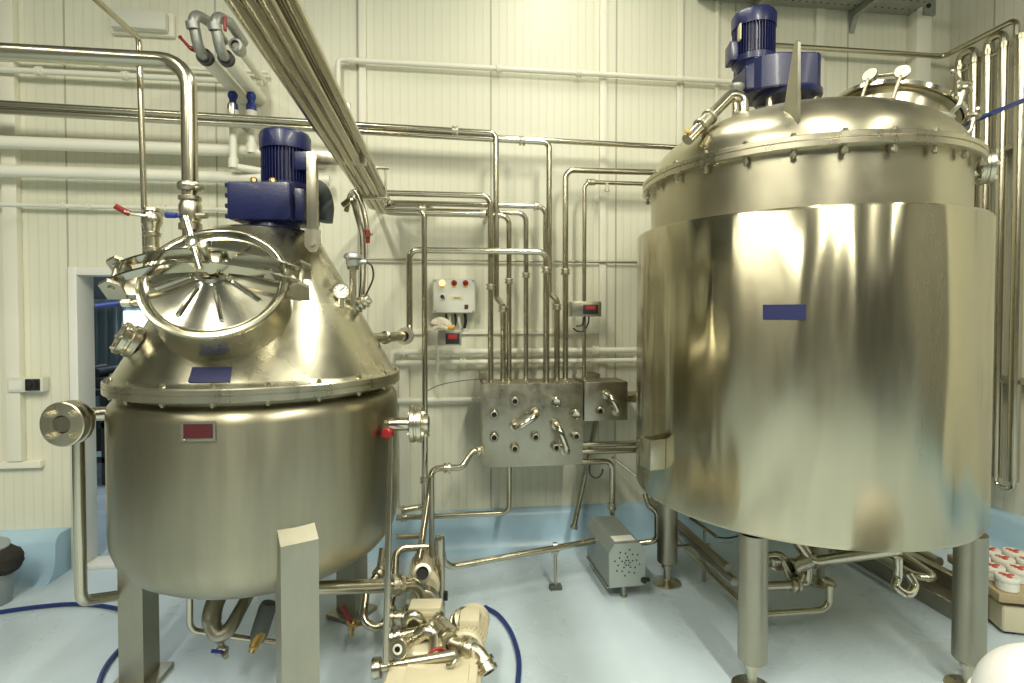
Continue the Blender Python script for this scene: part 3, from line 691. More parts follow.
obj('shaft_cover', MB().lathe([(0, 0), (.045, 0), (.045, .055), (.038, .062), (0, .062)], GB(.01, .06, bz1-.003), (0, 0, 1), 24), M['galv'], rd)
# outlet valves under the tank
ob = PD(818, 556, 2.98)
ov = thing('outlet_valve', V((ob.x, ob.y, .3)), 'steel outlet valve and elbows under the middle of the tank', 'valve')
q0 = V((TX, TY, .67)); 
obj('pipe', MB().tube([V((TX+.0, TY, .68)), V((TX, TY, .50)), PD(812, 562, 2.98), PD(900, 549, 2.75)], .030, .06, 16), M['pipe'], ov)
obj('ball_valve', MB().lathe([(.03, -.07), (.046, -.068), (.046, -.05), (.036, -.045), (.042, 0), (.036, .045), (.046, .05), (.046, .068), (.03, .07)], PD(803, 563, 2.98), PD(812, 562, 2.98)-PD(790, 570, 2.96), 20), M['steel'], ov)
obj('elbow', MB().smooth([PD(770, 556, 3.05), PD(780, 556, 3.02), PD(786, 566, 3.0), PD(793, 580, 2.98), PD(806, 582, 2.98), PD(808, 566, 2.98)], .024, 14), M['pipe'], ov)
obj('collar', MB().lathe([(.024, -.03), (.036, -.028), (.036, -.014), (.028, -.01), (.028, .01), (.036, .014), (.036, .028), (.024, .03)], PD(776, 563, 3.02), (0, 0, 1), 18), M['steel'], ov)

# ------------------------------------------------------------------ pipework
def ring_mb(c, ax, r):
    return MB().lathe([(r*.9, -r*1.0), (r*1.55, -r*.95), (r*1.6, -r*.35), (r*1.25, -r*.28), (r*1.25, r*.28), (r*1.6, r*.35), (r*1.55, r*.95), (r*.9, r*1.0)], c, ax, 20)
def pipe(label, pts, r, bend=None, unions=(), name='steel_pipe', m='pipe', group=None, um='steel', n=14):
    o = obj(name, MB().tube(pts, r, bend, n), M[m]); tag(o, label, 'pipe', group)
    for s_, f in unions:
        a, b = V(pts[s_]), V(pts[s_+1]); obj('union', ring_mb(a.lerp(b, f), b-a, r), M[um], o)
    return o
YP, YB = 3.74, 3.66            # stand-off of the drops and of the bundle
PT = PY(520, 384, 3.66).z      # top of the manifold box
def drop(Y, pix, zend=None):
    P = route(Y, *pix)
    if zend is not None: P[-1] = V((P[-1].x, Y, zend))
    return P
# long bundle along the back wall
xl = -4.6
xb = PY(496, 200, 3.66).x; xg = PY(549.5, 250, 3.66).x
zb1 = PY(440, 131, 3.66).z; zb2 = zb1-.041; zb3 = PY(600, 146, 3.76).z
pipe('long wall pipe, upper of the bundle, that turns down left of the manifold', [(xl, 3.66, zb1+.09), (xb, 3.66, zb1), (xb, 3.66, PY(496, 297, 3.66).z), (PY(503, 312, 3.66).x, 3.66, PY(503, 305, 3.66).z), (PY(503, 312, 3.66).x, 3.66, PT-.02)], .020, .045, [(0, .945), (3, .05)])
pipe('long wall pipe just below the bundle top, turning down right of the manifold middle', [(xl, 3.675, zb2+.09), (xg, 3.675, zb2), (xg, 3.675, PY(551, 292, 3.675).z), (PY(557, 305, 3.675).x, 3.675, PY(557, 300, 3.675).z), (PY(557, 305, 3.675).x, 3.675, PT-.02)], .020, .045, [(0, .965), (3, .08)])
pipe('longest steel pipe of the back wall bundle, running straight on behind the big tank', [(xl, 3.76, zb3+.10), (2.4, 3.76, zb3)], .019, .05)
for px in (240, 352):
    a = PY(px, 118, 3.80); b = obj('pipe_clip', MB().box((a.x, 3.80, a.z-.035), (.03, .30, .02), .003).box((a.x, 3.66, a.z-.0), (.03, .02, .09), .003), M['steel'])
    tag(b, 'small steel clip under the wall bundle ' + ('left of the blue motor' if px == 240 else 'behind the overhead rack'), 'pipe clip')
# overhead rack of pipes towards the back wall
rz, rX = 2.37, [-.440, -.405, -.370, -.336]
Yf = -1.6
def rackpipe(label, X, Y1, z, xpix, zend, unions=(), r=.0180):
    xe = PY(*xpix, Y1).x
    pts = [(X, Yf, z), (X, Y1, z), (xe, Y1, z), (xe, Y1, zend)]
    return pipe(label, pts, r, .06, unions)
rackpipe('rack pipe turning down as the riser left of the control box', rX[0], 3.50, rz, (424.5, 300), 1.05, [(1, .97)])
p_ = pipe('rack pipe ending in a capped elbow behind the left drops', [(rX[1], Yf, rz), (rX[1], 3.62, rz), (PY(488, 207, 3.62).x, 3.62, rz), (PY(488, 207, 3.62).x, WY-.02, rz)], .018, .05, [(1, .95)])
rackpipe('rack pipe dropping to the manifold as its third pipe, lower branch', rX[2], 3.66, rz, (509, 300), PT-.02, [(2, .38)])
rackpipe('outermost lower rack pipe, dropping to the manifold at its middle', rX[3], 3.74, rz+.035, (526, 300), PT-.02, [(2, .36)])
rackpipe('upper rack pipe dropping to the manifold as its leftmost pipe', rX[1]-.010, 3.60, rz+.115, (490.5, 300), PT-.02, [(2, .47)], .019)
rackpipe('upper rack pipe with a union before its bend, dropping right of mid-manifold', rX[2]-.012, 3.70, rz+.075, (545.5, 300), PT-.02, [(1, .94)], .018)
pipe('upper rack pipe ending in a short cap at the wall', [(rX[3]-.022, Yf, rz+.082), (rX[3]-.022, 3.82, rz+.082), (PY(430, 203, 3.82).x, 3.82, rz+.082), (PY(430, 203, 3.82).x, WY-.02, rz+.082)], .0195, .05, [(1, .6)])
pipe('left edge upper rack pipe ending at the wall behind the others', [(rX[0]-.012, Yf, rz+.06), (rX[0]-.012, WY-.03, rz+.06)], .018, .05)
cl = obj('pipe_clamp', MB().box((-.388, 3.10, rz-.025), (.18, .03, .010), .003).box((-.388, 3.10, rz+.142), (.18, .03, .010), .003).cyl((-.474, 3.10, rz-.045), (-.474, 3.10, rz+.155), .006, 8).cyl((-.314, 3.10, rz-.045), (-.314, 3.10, rz+.155), .006, 8), M['steel'])
tag(cl, 'steel clamp strapping the overhead rack of pipes together near the wall', 'pipe clamp')
# return pipe from the cone to the manifold
R_ = route(3.56, (409.5, 336), (409.5, 250), (546.5, 252), (546.5, 380)); R_[-1] = V((R_[-1].x, 3.56, PT-.02))
rp = pipe('steel pipe rising from the conical vessel, crossing in front of the drops to the manifold', [nz1, V((R_[0].x, 3.56, nz1.z))]+R_[1:], .0205, .055, [(3, .13)])
obj('union', ring_mb(nz1, V((.1, 1, 0)), .03), M['steel'], rp)
# two drops at the right that come from behind the tank
pipe('outer of the two steel pipes bending down left of the big tank', [(1.9, 3.70, PY(600, 170, 3.70).z)]+route(3.70, (565.5, 170), (565.5, 300))[0:1]+[V((PY(565.5, 300, 3.70).x, 3.70, PT-.02))], .0205, .06, [(1, .47)])
pv = pipe('inner thinner steel pipe with two clamps bending down left of the big tank', [(1.9, 3.74, PY(600, 182.5, 3.74).z), V((PY(584.5, 182, 3.74).x, 3.74, PY(600, 182.5, 3.74).z)), V((PY(584.5, 182, 3.74).x, 3.74, PY(590, 388, 3.74).z))], .015, .05, [(0, .965), (0, .935)])
q = PY(607, 183, 3.72); obj('drain_stub', MB().cyl(q, q-V((0, 0, .045)), .011, 10).cyl(q-V((0, 0, .045)), q-V((0, 0, .06)), .018, 10), M['steel'], pv)
# thin conduit line across the wall
a = PY(362, 260, 3.92); pipe('thin grey conduit running level across the back wall', [(a.x, 3.92, PY(600, 262, 3.92).z), (2.3, 3.92, PY(600, 262, 3.92).z)], .009, .03, name='conduit', m='dull')
# top pipe behind the right motor, on to the right wall and down into the cooler
zt = PY(860, 51, 3.86).z
k0 = PX(1017, 17, 3.90)
pipe('thin steel pipe high on the back wall, turning along the right wall', [(PY(768, 45, 3.86).x, WY-.005, zt), (PY(768, 45, 3.86).x, 3.86, zt), (3.90, 3.86, zt), (3.90, k0.y, zt), (3.90, k0.y, zt-.12)], .019, .05)

# tubular cooler on the right wall
tc_ = thing('tubular_cooler', (3.90, 3.4, .3), 'row of thick upright steel tubes with bends on the right wall', 'pipe cooler')
xs = [PX(px, 200, 3.90).y for px in (957, 972, 985, 1001, 1018.5)]
tops = [PX(957, 67, 3.90).z, PX(957, 67, 3.90).z, PX(985, 52, 3.90).z, PX(985, 52, 3.90).z, zt-.12]
bz = PX(1001, 478, 3.90).z
for y_, z_ in zip(xs, tops):
    obj('tube', MB().cyl((3.90, y_, bz), (3.90, y_, z_), .034, 18).lathe([(.034, -.02), (.040, -.018), (.040, .018), (.034, .02)], (3.90, y_, z_-.02), (0, 0, 1), 18), M['pipe'], tc_)
for i, j in ((0, 1), (2, 3)):
    z_ = tops[i]
    obj('top_bend', MB().tube([(3.90, xs[i], z_-.02), (3.90, xs[i], z_+.075), (3.90, xs[j], z_+.075), (3.90, xs[j], z_-.02)], .026, .06, 14).cyl((3.90, xs[i], z_-.05), (3.90, xs[j], z_-.05), .018, 10), M['pipe'], tc_)
for i, j in ((1, 2), (3, 4)):
    obj('bottom_bend', MB().tube([(3.90, xs[i], bz+.02), (3.90, xs[i], bz-.07), (3.90, xs[j], bz-.07), (3.90, xs[j], bz+.02)], .020, .045, 14), M['polish'], tc_)
for py in (150, 380):
    z_ = PX(1001, py, 3.9).z
    obj('bracket', MB().box((3.965, (xs[0]+xs[-1])/2, z_), (.16, xs[0]-xs[-1]+.1, .035), .004), M['dull'], tc_)
# blue rod or hose reaching from behind the lid to the right wall
hb = tag(obj('hose', MB().smooth([PD(940, 135, 3.3), PD(966, 124, 3.2), PD(1000, 110, 3.0), PX(1085, 76, 4.045)], .013, 10), M['hose']), 'thin straight blue hose stretched from the tank lid towards the right wall', 'hose')

# white plastic pipes of the left wall
def wpipe(label, pts, r, bend=None, unions=(), mm='white'):
    return pipe(label, pts, r, bend, unions, 'white_pipe', mm, None, mm)
def level(px, py, Y): return PY(px, py, Y).z
wz = level(110, 64, 3.90); wpipe('thin white pipe, topmost of the white lines left of the thick steel bend', [(xl, 3.90, wz), (PY(268, 70, 3.9).x, 3.90, wz)], .014, unions=[(0, .63), (0, .70)])
wz = level(110, 75, 3.88); wpipe('thin white pipe just below the topmost white line on the left', [(xl, 3.88, wz), (PY(262, 84, 3.88).x, 3.88, wz)], .019, unions=[(0, .60), (0, .75)])
wz = level(110, 146, 3.84); wpipe('thick white pipe under the steel bundle on the left wall', [(xl, 3.84, wz), (PY(330, 158, 3.84).x, 3.84, wz)], .040)
wz = level(110, 174, 3.84); wpipe('thick white pipe, lower of the thick pair on the left wall', [(xl, 3.84, wz), (PY(330, 186, 3.84).x, 3.84, wz)], .038)
wz = level(110, 207, 3.91); wpipe('thin white pipe with socket joints, lowest of the left wall lines', [(xl, 3.91, wz), (PY(330, 212, 3.91).x, 3.91, wz)], .014, unions=[(0, .56), (0, .60), (0, .72)])
wz = level(540, 71, 3.90); x9 = PY(338, 60, 3.9).x
wpipe('white pipe high on the back wall running to the right motor', [(x9, 3.90, PY(338, 110, 3.9).z), (x9, 3.90, wz), (PY(738, 82, 3.9).x, 3.90, wz), (PY(738, 82, 3.9).x, WY-.01, wz)], .019, .03, [(1, .38), (1, .58), (1, .03), (1, .84)])
wz = level(520, 351, 3.90); x8 = PY(391, 352, 3.85).x
wpipe('upper white pipe of the pair behind the drops', [(x8, 3.88, level(520, 351, 3.88)-.11), (x8, 3.88, level(520, 351, 3.88)), (2.0, 3.88, level(520, 351, 3.88))], .021, .03, [(1, .03), (1, .62)])
wz = level(520, 361.5, 3.88); wpipe('lower white pipe of the pair behind the drops', [(x8+.03, 3.88, wz), (2.0, 3.88, wz)], .018, .03, [(0, .2), (0, .75)])
wz = level(440, 400, 3.90); wpipe('short white pipe at the height of the manifold', [(x8-.05, 3.90, wz), (PY(500, 400, 3.9).x, 3.90, wz)], .018)
# insulated white water pipes coming overhead to the wall, with grey bends and blue valves
def overhead(label, pa, r, Y0, Y1, gr=True):
    a = PD(*pa); o = pipe(label, [(a.x, a.y, a.z), (a.x, Y1, a.z)], r, name='insulated_pipe', m='white', n=20)
    return o, a
zins = 3.18
def at_z(px, py, z): return PZ(px, py, z)
A1 = at_z(205, 57, zins); A2 = at_z(225, 57, zins)
A2.y = A1.y
for lab, A, i in (('thick white insulated water pipe overhead, left of its twin', A1, 0), ('thick white insulated water pipe overhead, right of its twin', A2, 1)):
    w_ = pipe(lab, [A, V((A.x, WY-.005, A.z))], .041, name='insulated_pipe', m='white', n=24)
    obj('end_cap', MB().lathe([(.026, -.012), (.045, -.012), (.045, .02), (.04, .02)], A, (0, 1, 0), 24), M['black'], w_)
    e = A+V((0, -.03, 0)); up = .19
    u = obj('grey_bend', MB().tube([A+V((0, .05, 0)), e+V((0, -.05, .0)), e+V((-.02, -.09, up)), e+V((.02, .05, up+.02)), e+V((.04, .20, up-.02))], .029, .065, 18), M['galv'], w_, label='grey plastic swan-neck bend')
    obj('collar', MB().lathe([(.029, -.02), (.035, -.018), (.035, .018), (.029, .02)], e+V((-.015, -.085, up*.62)), (V((-.02, -.04, up))).normalized(), 20), M['galv'], u)
    # blue valve and white tail
    vq = V((A.x+.005, A.y+.40, A.z-.036))
    bvv = obj('drop_valve', MB().lathe([(0, 0), (.020, 0), (.030, -.015), (.030, -.035), (.022, -.05), (.022, -.07), (.032, -.085), (.032, -.12), (.022, -.13), (0, -.13)], vq, (0, 0, 1), 20), M['bplast'], w_, label='blue plastic valve')
    q1 = vq+V((0, 0, -.12)); dz = .36 if i == 0 else .26
    obj('tail_pipe', MB().tube([q1, q1-V((0, 0, dz)), q1+V((.36, .16, -dz-.02)), q1+V((.5, .34, -dz-.02))], .023, .02, 14).lathe([(.023, 0), (.034, 0), (.034, -.08), (.023, -.08)], q1, (0, 0, 1), 18).lathe([(.023, .03), (.031, .03), (.031, -.03), (.023, -.03)], q1-V((0, 0, dz-.02)), (0, 0, 1), 16), M['white'], w_)
w3 = at_z(229, 36, 3.30); w3.y = A1.y+.10
t_ = pipe('slim white pipe alongside the overhead insulated pair, nearest the rack', [w3, V((w3.x, WY-.02, w3.z))], .024, name='white_pipe', m='white')
obj('grey_elbow', MB().lathe([(.024, -.02), (.038, -.02), (.040, .05), (.03, .08), (.024, .08)], w3+V((0, .0, 0)), (0, 1, 0), 18), M['galv'], t_)
hv = thing('lever_valve', A1, 'red lever pointing left beside the grey swan-neck bends', 'valve')
obj('lever', MB().tube([A1+V((-.03, -.03, .02)), A1+V((-.06, -.05, .025)), A1+V((-.105, -.06, .075))], lambda f: .015-.007*f, .02, 10).sphere(A1+V((-.105, -.06, .075)), .011, 10), M['red'], hv)
obj('stem', MB().cyl(A1+V((0, -.03, .03)), A1+V((-.03, -.03, .03)), .014, 10), M['brass'], hv)
h2 = tag(obj('valve_lever', MB().box(A2+V((.030, -.09, .15)), (.016, .018, .08), .005), M['red']), 'small red lever on the right grey swan-neck bend', 'valve')

# emergency lamp on the wall
e0 = PY(140, 20, 3.90); ex0, ex1 = PY(108, 20, 3.9).x, PY(172, 22, 3.9).x
el_ = thing('emergency_light', (e0.x, WY, e0.z-.07), 'flat white emergency lamp high on the left part of the back wall', 'lamp')
ez = level(140, 21, 3.90)
obj('base', MB().box(((ex0+ex1)/2, WY-.02, ez), (ex1-ex0, .04, .155), .01), M['wpaint'], el_)
obj('diffuser', MB().box(((ex0+ex1)/2+.0, WY-.065, ez), (ex1-ex0-.05, .06, .125), .018), M['enclosure'], el_)

# thick and thin pipes above the left vessel
yk = PD(190, 190, 2.55).y; zk = PD(190, 60, 2.55).z; xk = PD(190, 190, 2.55).x
zf = PD(190, 187, 2.55).z
tk_ = pipe('thick steel pipe entering from the left and bending down onto the conical vessel', [(xl, yk, zk-.012), (xk, yk, zk-.012), (xk, yk, 1.92)], .035, .12, n=20)
obj('union', MB().lathe([(.035, -.02), (.050, -.018), (.056, -.006), (.056, .006), (.050, .018), (.035, .02)], (xk, yk, zf), (0, 0, 1), 24).cyl((xk+.04, yk-.03, zf-.012), (xk+.075, yk-.045, zf-.012), .010, 8), M['steel'], tk_)
vz = PD(190, 212, 2.55).z
bf = obj('butterfly_valve', MB().lathe([(.035, -.085), (.050, -.083), (.050, -.055), (.040, -.05), (.048, -.03), (.050, 0), (.048, .03), (.040, .05), (.050, .055), (.050, .07), (.040, .075), (.034, .075)], (xk, yk, vz), (0, 0, 1), 28).cyl((xk+.04, yk-.02, vz-.02), (xk+.085, yk-.03, vz-.02), .014, 10), M['steel'], tk_)
obj('lever', MB().box((xk-.062, yk-.05, vz-.025), (.05, .02, .026), .008).cyl((xk-.045, yk-.045, vz-.025), (xk, yk-.02, vz-.025), .009, 8), M['bplast'], bf, label='blue lever')
xn = PD(146, 210, 2.66).x; yn = PD(146, 210, 2.66).y; zn = PD(143, 41, 2.66).z
tn = pipe('thin steel pipe from overhead that drops straight down behind the thick bend', [(xn-.02, -1.0, zn), (xn-.02, yn, zn), (xn-.02, yn, zn-.05), (xn, yn, 1.72), (xn+.10, yn+.05, 1.70)], .0135, .05)
xv, yv = PD(152, 230, 2.57).x, PD(152, 230, 2.57).y
zv = PD(152, 219, 2.57).z
rv_ = thing('ball_valve', (xv, yv, 1.75), 'steel ball valve with a red lever standing left of the thick bend', 'valve')
rb_ = obj('body', MB().lathe([(.022, .05), (.040, .048), (.042, .035), (.035, .03), (.044, .01), (.044, -.02), (.034, -.04), (.030, -.06), (.038, -.065), (.038, -.08), (.030, -.085), (.030, -.13), (.040, -.135), (.040, -.15), (.028, -.155), (.024, -.30), (0, -.30)], (xv, yv, zv), (0, 0, 1), 28), M['steel'], rv_)
obj('lever', MB().tube([PD(146, 216, 2.52), PD(132, 214, 2.50), PD(124, 211, 2.48)], .007, .0, 8), M['steel'], rv_)
obj('grip', MB().tube([PD(130, 214, 2.50), PD(126, 212, 2.49), PD(115, 206, 2.47)], .013, 0, 10), M['red'], rv_, label='red grip')

# hooked sample pipe with a red tap right of the motor
s1 = [PD(346, 212, 2.95), PD(350, 196, 2.95), PD(356, 192, 2.95), PD(362, 205, 2.95), PD(366, 222, 2.95), PD(367, 232, 2.95)]
sp2 = tag(obj('hooked_pipe', MB().smooth(s1, .014, 12), M['pipe']), 'hooked steel pipe with a red tap hanging right of the blue motor', 'pipe')
tp_ = obj('tap', MB().cyl(PD(367, 230, 2.95), PD(367, 243, 2.95), .016, 10), M['red'], sp2, label='red tap')
obj('tap_lever', MB().tube([PD(366, 236, 2.94), PD(372, 234, 2.92)], .007, 0, 8), M['steel'], tp_)
tag(obj('cable', MB().smooth([PD(343, 205, 2.9), PD(352, 200, 2.88), PD(357, 215, 2.9), PD(362, 235, 2.9), PD(363, 262, 2.85), PD(362, 290, 2.8), PD(358, 320, 2.7)], .016, 10), M['pipe']), 'long steel hose curving down from the motor arm to the cone', 'hose')

# ------------------------------------------------------------------ manifold boxes and jumpers
YM = 3.48
a, b = PY(482.5, 384.5, YM), PY(583, 464.5, YM)
b.x = PY(583, 384.5, YM).x
mf = thing('manifold_box', ((a.x+b.x)/2, YM, b.z), 'large square steel swing panel with rows of pipe ports', 'swing panel')
pl = MB().box(((a.x+b.x)/2, YM+.004, (a.z+b.z)/2), (b.x-a.x, .008, a.z-b.z), .002)
obj('panel', pl, M['plate'], mf)
obj('shell', MB().box(((a.x+b.x)/2, YM+.14, a.z-.004), (b.x-a.x, .27, .008)).box(((a.x+b.x)/2, YM+.14, b.z+.004), (b.x-a.x, .27, .008)).box((a.x+.004, YM+.14, (a.z+b.z)/2), (.008, .27, a.z-b.z)).box((b.x-.004, YM+.14, (a.z+b.z)/2), (.008, .27, a.z-b.z)).box((a.x+.03, WY-.10, a.z+.02), (.05, .20, .06), .004), M['dull'], mf)
def port(px, py, Y, par, r=.023):
    p = PY(px, py, Y); o = obj('port', MB().lathe([(r*.72, -.004), (r*.72, .035), (r, .036), (r*1.25, .030), (r*1.25, .024), (r, .020), (r, -.004)], p, (0, -1, 0), 20), M['steel'], par)
    obj('bore', MB().lathe([(0, .018), (r*.74, .018), (r*.74, .0), (0, .0)], p, (0, -1, 0), 16), M['dark'], o)
def capped(px, py, Y, par, r=.025):
    p = PY(px, py, Y); obj('cap', MB().lathe([(r, 0), (r, .02), (r*1.35, .022), (r*1.35, .034), (r*1.1, .040), (r*.9, .034), (0, .032)], p, (0, -1, 0), 24), M['polish'], par)
for q in ((514.3, 400.7), (493.7, 413.9), (493.7, 436.7), (514.3, 448), (535, 436.4), (555.6, 446.9), (575.5, 435.6)): port(*q, YM, mf)
for q in ((555.6, 401.5), (575, 413.9)): capped(*q, YM, mf)
def jumper(pa, pb, Y, label, out=.11, r=.021):
    p, q = PY(*pa, Y), PY(*pb, Y); n_ = V((0, -1, 0))
    o = obj('jumper_pipe', MB().tube([p, p+n_*out, q+n_*out, q], r, .055, 14), M['polish']); tag(o, label, 'jumper pipe')
    for e in (p, q): obj('union', MB().lathe([(r, .004), (r*1.5, .006), (r*1.6, .018), (r*1.5, .030), (r, .032)], e, n_, 20), M['steel'], o)
jumper((535, 412), (514.5, 425.2), YM, 'curved jumper pipe sloping up to the right at the middle of the large port panel')
jumper((555.6, 424), (564.5, 449.5), YM, 'curved jumper pipe hanging down on the right of the large port panel')
YS = 3.56
a2_, b2_ = PY(584.5, 382.5, YS), PY(627.5, 420, YS)
sm = thing('manifold_box', ((a2_.x+b2_.x)/2, YS, b2_.z), 'small square steel swing panel beside the large one', 'swing panel')
obj('panel', MB().box(((a2_.x+b2_.x)/2, YS+.004, (a2_.z+b2_.z)/2), (b2_.x-a2_.x, .008, a2_.z-b2_.z), .002), M['plate'], sm)
obj('shell', MB().box(((a2_.x+b2_.x)/2, YS+.13, a2_.z-.004), (b2_.x-a2_.x, .25, .008)).box(((a2_.x+b2_.x)/2, YS+.13, b2_.z+.004), (b2_.x-a2_.x, .25, .008)).box((a2_.x+.004, YS+.13, (a2_.z+b2_.z)/2), (.008, .25, a2_.z-b2_.z)).box((b2_.x-.004, YS+.13, (a2_.z+b2_.z)/2), (.008, .25, a2_.z-b2_.z)).box(((a2_.x+b2_.x)/2, WY-.08, a2_.z+.01), (.06, .15, .04), .003), M['dull'], sm)
port(599.5, 410.5, YS, sm)
jumper((606, 394), (616, 411), YS, 'curved jumper pipe on the small steel swing panel', .10)
# fork of stub pipes between panel and tank
pipe('short thick steel stub between the small panel and the big tank', [(b2_.x-.01, 3.68, level(633, 397, 3.68)), (b2_.x+.42, 3.68, level(633, 397, 3.68))], .040, n=18)
pipe('upper of two level steel pipes running from the large panel behind the pocket', [(b.x-.03, 3.58, level(610, 444, 3.58)), (1.45, 3.58, level(610, 444, 3.58))], .019)
pipe('lower of two level steel pipes running from the large panel behind the pocket', [(b.x-.03, 3.58, level(610, 451, 3.58)), (1.45, 3.58, level(610, 451, 3.58))], .019)
# slanting pole, thin rod and hook under the panels
sl0, sl1 = PY(597, 415, 3.80), PY(574, 527, 3.72)
po = tag(obj('slanting_pole', MB().cyl(sl1, sl0, .020, 14), M['pipe']), 'slanting steel pole leaning on the kerb under the panels', 'pole')
obj('end_cap', MB().lathe([(0, -.012), (.026, -.012), (.028, .0), (.026, .012), (.02, .014)], sl1, sl0-sl1, 16), M['dull'], po)
tag(obj('thin_rod', MB().cyl(PY(612, 457, 3.66), PY(650, 487, 3.50), .009, 8), M['dull']), 'thin rod sloping down from the panel towards the tank', 'rod')
tag(obj('cable_loop', MB().smooth([PY(590, 463, 3.7), PY(590, 474, 3.7), PY(596, 478, 3.7), PY(601, 475, 3.7), PY(603, 469, 3.7)], .007, 8), M['rubber']), 'thin grey cable loop hanging under the panels', 'cable')
# pipe from the panel down into the grey pump box
BX = PD(622, 560, 3.42)
zq = level(600, 461.5, 3.60); xq = PY(612, 490, 3.60).x
pipe('steel pipe leaving the large panel and bending down into the grey pump box', [(b.x-.02, 3.60, zq), (xq, 3.60, zq), (xq, 3.60, .33)], .020, .055, [(1, .84)])
# control box
YC = 3.84
a, b_c = PY(432.5, 278.5, YC), PY(476, 313.5, YC); b_c.x = PY(475.5, 295, YC).x
cx_, cz_ = (a.x+b_c.x)/2, (a.z+b_c.z)/2; cw, ch = b_c.x-a.x, a.z-b_c.z
cbx = thing('control_box', (cx_, YC, b_c.z), 'white control box with lamps and a switch on the back wall', 'control box')
obj('cabinet', MB().box((cx_, YC+.055, cz_), (cw, .11, ch), .008), M['enclosure'], cbx)
dr = obj('door', MB().box((cx_, YC, cz_), (cw-.012, .02, ch-.012), .005), M['enclosure'], cbx)
def CB(px, py): p = PY(px, py, YC-.01); return p
sc_ = MB()
for sx_ in (-1, 1):
    for sz_ in (-1, 1): sc_.cyl((cx_+sx_*(cw/2-.018), YC-.016, cz_+sz_*(ch/2-.016)), (cx_+sx_*(cw/2-.018), YC-.008, cz_+sz_*(ch/2-.016)), .006, 8)
obj('screw', sc_, M['dull'], dr)
for px, mm, lab in ((442, 'amber', 'yellow lamp'), (454.2, 'redlens', 'red lamp'), (465.5, 'redlens', 'red lamp')):
    p = CB(px, 283); lm = obj('indicator_lamp', MB().lathe([(.017, 0), (.020, .002), (.020, .010), (.015, .012), (.013, .024), (.008, .030), (0, .031)], p, (0, -1, 0), 18), M[mm], cbx, label=lab)
    obj('tag', MB().box(p+V((0, -.001, -.028)), (.030, .004, .012), .001), M['yellow'], cbx)
p = CB(442.3, 296.5); sw = obj('selector_switch', MB().box(p+V((0, -.002, 0)), (.044, .006, .044), .002), M['paper'], cbx)
obj('knob', MB().lathe([(0, .0), (.014, .0), (.013, .018), (0, .02)], p, (0, -1, 0), 16).box(p+V((.004, -.014, -.004)), (.036, .012, .008), .002, Matrix.Rotation(.7, 3, 'Y')), M['black'], sw)
p = CB(457, 298); lb_ = obj('label', MB().box(p+V((0, -.001, 0)), (.088, .003, .030), .0008), M['tan'], cbx)
obj('lettering', MB().box(p+V((0, -.003, .003)), (.046, .002, .004)).box(p+V((0, -.003, -.004)), (.040, .002, .004)), M['ink'], lb_)
p = CB(466.3, 306.8); rs = obj('rocker_switch', MB().box(p+V((0, -.003, 0)), (.026, .008, .030), .002), M['black'], cbx)
obj('rocker', MB().box(p+V((0, -.008, .003)), (.015, .006, .016), .002), M['redlens'], rs)
for i, px in enumerate((446, 450, 455, 459, 465)):
    p = PY(px, 313.5, YC+.05); q = PY(px+(1.5 if i % 2 else -.5), 328, YC+.06)
    obj('cable', MB().smooth([p, p.lerp(q, .5)+V((.006*(-1)**i, -.012, 0)), q], .008 if i < 3 else .011, 8), M['black'] if i in (0, 2, 4) else M['enclosure'], cbx)
# digital displays
SEG = {'8': 'abcdefg', '0': 'abcdef', '1': 'bc', '2': 'abged', '5': 'afgcd', '6': 'afgedc'}
def digits(m, txt, c, w_, h_):
    dx = w_/len(txt)
    for i, ch_ in enumerate(txt):
        x = c.x-w_/2+dx*(i+.5); e = dx*.32; t_ = h_*.09
        for s_ in SEG[ch_]:
            pos = {'a': (0, h_/2, 1), 'g': (0, 0, 1), 'd': (0, -h_/2, 1), 'f': (-e, h_/4, 0), 'b': (e, h_/4, 0), 'e': (-e, -h_/4, 0), 'c': (e, -h_/4, 0)}[s_]
            m.box((x+pos[0], c.y, c.z+pos[1]), (e*1.7, .002, t_*1.4) if pos[2] else (t_*1.4, .002, h_*.42))
    return m
def display(px0, py0, px1, py1, Y, wx0, wx1, wy0, wy1, label, txt, loc):
    a, b = PY(px0, py0, Y), PY(px1, py1, Y)
    t_ = thing('digital_display', ((a.x+b.x)/2, Y, b.z), label, 'digital display')
    obj('case', MB().box(((a.x+b.x)/2, Y+.045, (a.z+b.z)/2), (b.x-a.x, .09, a.z-b.z), .004), M['plate'], t_)
    p, q = PY(wx0, wy0, Y), PY(wx1, wy1, Y); c = (p+q)/2
    wn = obj('window', MB().box(c+V((0, -.003, 0)), (q.x-p.x, .012, p.z-q.z), .003), M['black'], t_)
    obj('digits', digits(MB(), txt, c+V((0, -.0095, .012)), (q.x-p.x)*.62, (p.z-q.z)*.34), M['led'], wn, label='red digits')
    s_ = MB()
    for x_ in (a.x+.014, b.x-.014):
        for z_ in (a.z-.012, b.z+.012): s_.cyl((x_, Y-.004, z_), (x_, Y+.002, z_), .006, 8)
    obj('screw', s_, M['dull'], t_)
    return t_, a, b
d1, a_, b_1 = display(437, 330.5, 461.5, 345.5, 3.62, 445.5, 459.5, 333, 344, 'steel digital display box under the white control box', '888', 0)
obj('side_bracket', MB().box((PY(430, 338, 3.64).x, 3.65, (a_.z+b_1.z)/2), (.10, .07, a_.z-b_1.z), .003), M['dull'], d1)
d2_, a_, b_ = display(571.5, 301.5, 601.5, 316.5, 3.66, 583, 598, 304.5, 314, 'steel digital display box on the pipes left of the big tank', '888', 0)
